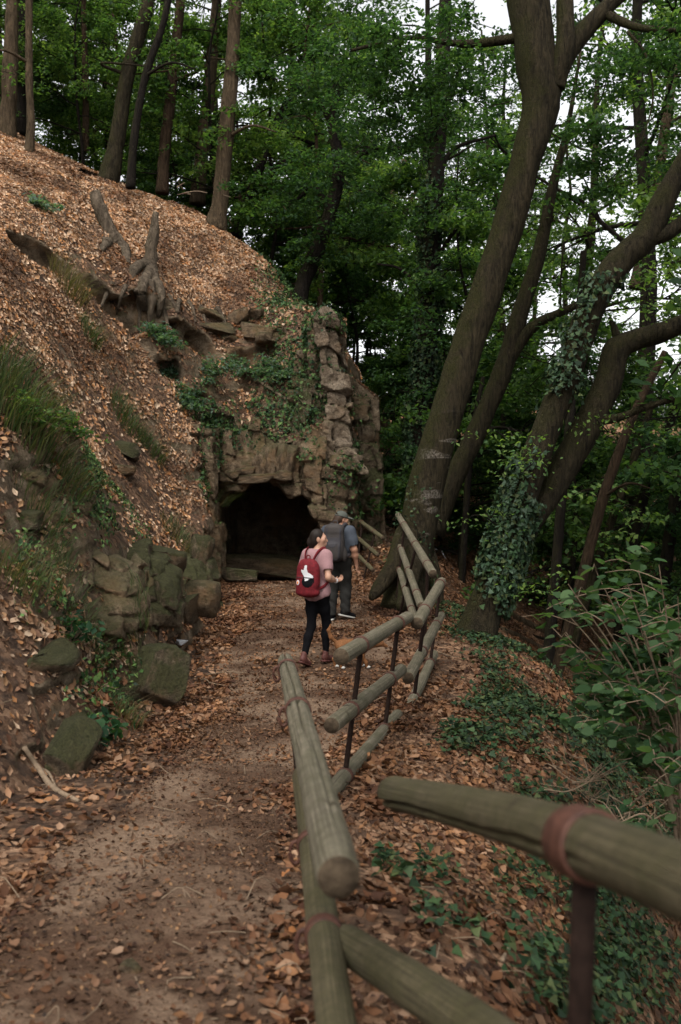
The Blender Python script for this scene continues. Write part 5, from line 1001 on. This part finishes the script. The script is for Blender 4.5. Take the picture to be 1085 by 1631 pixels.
for lab, x, y, d, r_, h_, n_, cc in [('small grass tuft in the middle of the leaf slope', 200, 672, 17.2, .28, .32, 260, GR), ('grass tuft below the middle of the leaf slope', 240, 715, 17.0, .25, .28, 220, GR), ('dry grass hanging under the scarp', 108, 455, 18.9, .35, .45, 300, DG), ('green grass tuft above the small slope', 140, 532, 18.2, .2, .35, 160, GR),
    ('straw-coloured grass on the near bank', 15, 900, 8.3, .4, .3, 400, DG + GR), ('grass hanging beside the bedded rock', 115, 965, 9.6, .25, .28, 300, GR), ('grass growing over the round boulder', 190, 1020, 9.9, .3, .26, 350, GR), ('grass fringe left of the cave mouth', 335, 760, 19.6, .4, .4, 300, GR + DG), ('grass on top of the wall beside the leaf chute', 285, 860, 15.4, .35, .28, 260, GR + DG), ('thin grass under the bank rock', 60, 800, 9.1, .3, .3, 300, GR), ('dry tufts by the mossy boulder', 180, 1130, 8.6, .25, .2, 220, GR + DG)]:
    tuft(lab, x, y, d, r_, h_, n_, cc, .8, .007 if d < 12 else .012)
def herbplant(label, px, py, d, rad, h, nst, leaf, cols, tm=KITE, name='plant', cat='plant', per=14, group=None, droop=.3):
    b, nm_, d = hit(px, py, d); t = thing(name, label, cat, tuple(b), 0, group); mb = MB(); pp = []; nm_ = nm_*.6 + UP*.4; a1_ = np.cross(nm_, (0, 1., 0)); a1_ /= np.linalg.norm(a1_); a2_ = np.cross(nm_, a1_)
    for k in range(nst):
        a = rng.uniform(0, 6.283); e = a1_*(math.cos(a)*rad*rng.uniform(.3, 1)) + a2_*(math.sin(a)*rad*rng.uniform(.3, 1)) + nm_*(h*rng.uniform(.5, 1.1)); s = spline([(0, 0, -.05), e*.5 + (0, 0, h*.15), e - (0, 0, droop*h*.3)], 10)
        addtube(mb, s, np.linspace(.006, .002, 10), 4, cap=False); i = rng.integers(3, 10, per); pp.append(s[i] + rng.normal(0, leaf*.8, (per, 3))*np.array((1, 1, .4)))
    v, f, c = leaves_at(np.concatenate(pp), leaf, cols, .5, tm); new('foliage', mesh(v, f, 'foliage', MT['green'], smooth=False, col=c), t); new('stem', mb.me('stem', MT['twig']), t); return t
BLG = [(.085,.135,.10),(.11,.165,.125),(.07,.115,.08)]; FG = [(.045,.09,.05),(.035,.075,.04),(.06,.11,.06)]
herbplant('pale blue-green leafy plant alone on the upper leaf slope', 68, 335, 20.3, .55, .25, 16, .11, BLG)
herbplant('bushy green herb on the bank under the tall grass', 50, 690, 9.0, .35, .4, 34, .05, GRN + G2, per=24); herbplant('leafy weed with tiny flowers at the bank corner', 110, 700, 9.6, .3, .3, 22, .05, GRN, per=20)
herbplant('broad-leaved dark plant under the bedded rock', 112, 1020, 9.2, .22, .3, 12, .085, [(.022,.06,.03),(.03,.075,.035)], per=8); herbplant('low plant with broad leaves beside mossy boulder', 170, 1170, 8.0, .22, .12, 8, .09, [(.022,.06,.03),(.03,.07,.03)], ROUND, per=5); herbplant('small broad-leaved seedling above the low plant', 150, 1100, 8.5, .2, .15, 7, .07, GRN, per=5)
for lab, x, y, r_ in [('ferny spray left above the cave', 265, 575, .7), ('ferny spray below the little overhang', 330, 590, .7), ('ferny spray right above the cave', 400, 580, .75), ('topmost fern under the scarp', 255, 530, .5), ('drooping fern left of the ivy curtain', 300, 630, .6), ('small fern beside the slab column', 450, 585, .6)]:
    p_ = P(x, y, 21.2); herbplant(lab, x, y + 14, 20.9 if x < 300 else 21.6, r_*1.15, .32, 26, .085, BLG + FG, name='fern', cat='fern', per=34, group='ferns above the cave')
herbplant('twig with leaves reaching into the cave mouth from the left', 352, 842, 20.4, .5, .15, 5, .06, FG, per=8)
# hazel bushes at the right with big round leaves
def hazel(label, base, tips, leaf=.11, per=16, cols=[(.04,.085,.034),(.052,.10,.042),(.03,.068,.03),(.07,.12,.05)]):
    b = P(*base); t = thing('hazel_shrub', label, 'shrub', tuple(b), 0, 'hazel shrubs at the right'); mb = MB(); pp = []
    for (x, y, d) in tips:
        e = P(x, y, d) - b; s = spline([(0, 0, -.1), e*.5 + np.array((0, 0, .25)), e], 14); addtube(mb, s, np.linspace(.016, .003, 14), 5, cap=False)
        for k in range(5):
            i = rng.integers(6, 14); a = rng.uniform(0, 6.283); u = s[i] + np.array((math.cos(a), math.sin(a), .1))*rng.uniform(.15, .45); addtube(mb, spline([s[i], (s[i]+u)/2 + (0, 0, .05), u], 5), np.linspace(.005, .002, 5), 4, cap=False)
            m_ = per//2; w_ = rng.random((m_, 1)); pp.append(s[i]*(1-w_) + u*w_ + rng.normal(0, .06, (m_, 3))*np.array((1, 1, .5)))
    v, f, c = leaves_at(np.concatenate(pp), leaf, cols, .4, ROUND); new('foliage', mesh(v, f, 'foliage', MT['green'], smooth=False, col=c), t); new('stem', mb.me('stem', MT['twig']), t)
hazel('large hazel shrub with broad round leaves at right', (1090,1330,7.6), [(905,930,7.2),(950,910,7.4),(1000,930,7),(1050,900,7.3),(1080,950,6.8),(960,990,6.9),(1020,1000,6.8),(1070,1040,6.6),(960,1090,7),(1010,1090,6.8),(1060,1120,6.5),(1000,1160,6.8),(920,970,7.4),(1085,1000,7.4),(890,960,7.8),(1050,960,7.8),(930,1040,7.6),(900,1010,7.8),(950,1150,7.2),(985,1210,7),(920,1110,7.6),(1030,1180,7),(1060,1210,7.2),(880,1000,8.2),(980,950,8.2),(1010,880,8)], .095, 12)
hazel('low hazel sprig hanging over the ivy at right edge', (1090,1420,6.6), [(1000,1330,6.3),(1040,1210,6.4),(1075,1230,6.2),(985,1310,6.4)], .09, 8)
def deadtwigs(label, px, py, d, n):
    b = P(px, py, d); mb = MB()
    for k in range(n):
        e = np.array((rng.normal(0, .35), rng.normal(0, .2), rng.normal(.05, .28))); s = spline([(0, 0, 0), e*.4 + rng.normal(0, .06, 3), e*.7 + rng.normal(0, .08, 3), e], 14); addtube(mb, s, np.linspace(.006, .0025, 14), 5, cap=False)
        for j in range(2): i = rng.integers(4, 13); addtube(mb, spline([s[i], s[i] + rng.normal(0, .07, 3), s[i] + rng.normal(0, .14, 3)], 6), np.linspace(.003, .0015, 6), 4, cap=False)
    o = new('dead_twigs', mb.me('dead_twigs', MT['twig'])); o.location = b; tag(o, label, 'twigs', kind='stuff')
deadtwigs('tangle of bare pale twigs over the bank edge', 940, 1245, 7.6, 9); deadtwigs('bare twigs below the hazel at right', 1010, 1290, 7.0, 7)
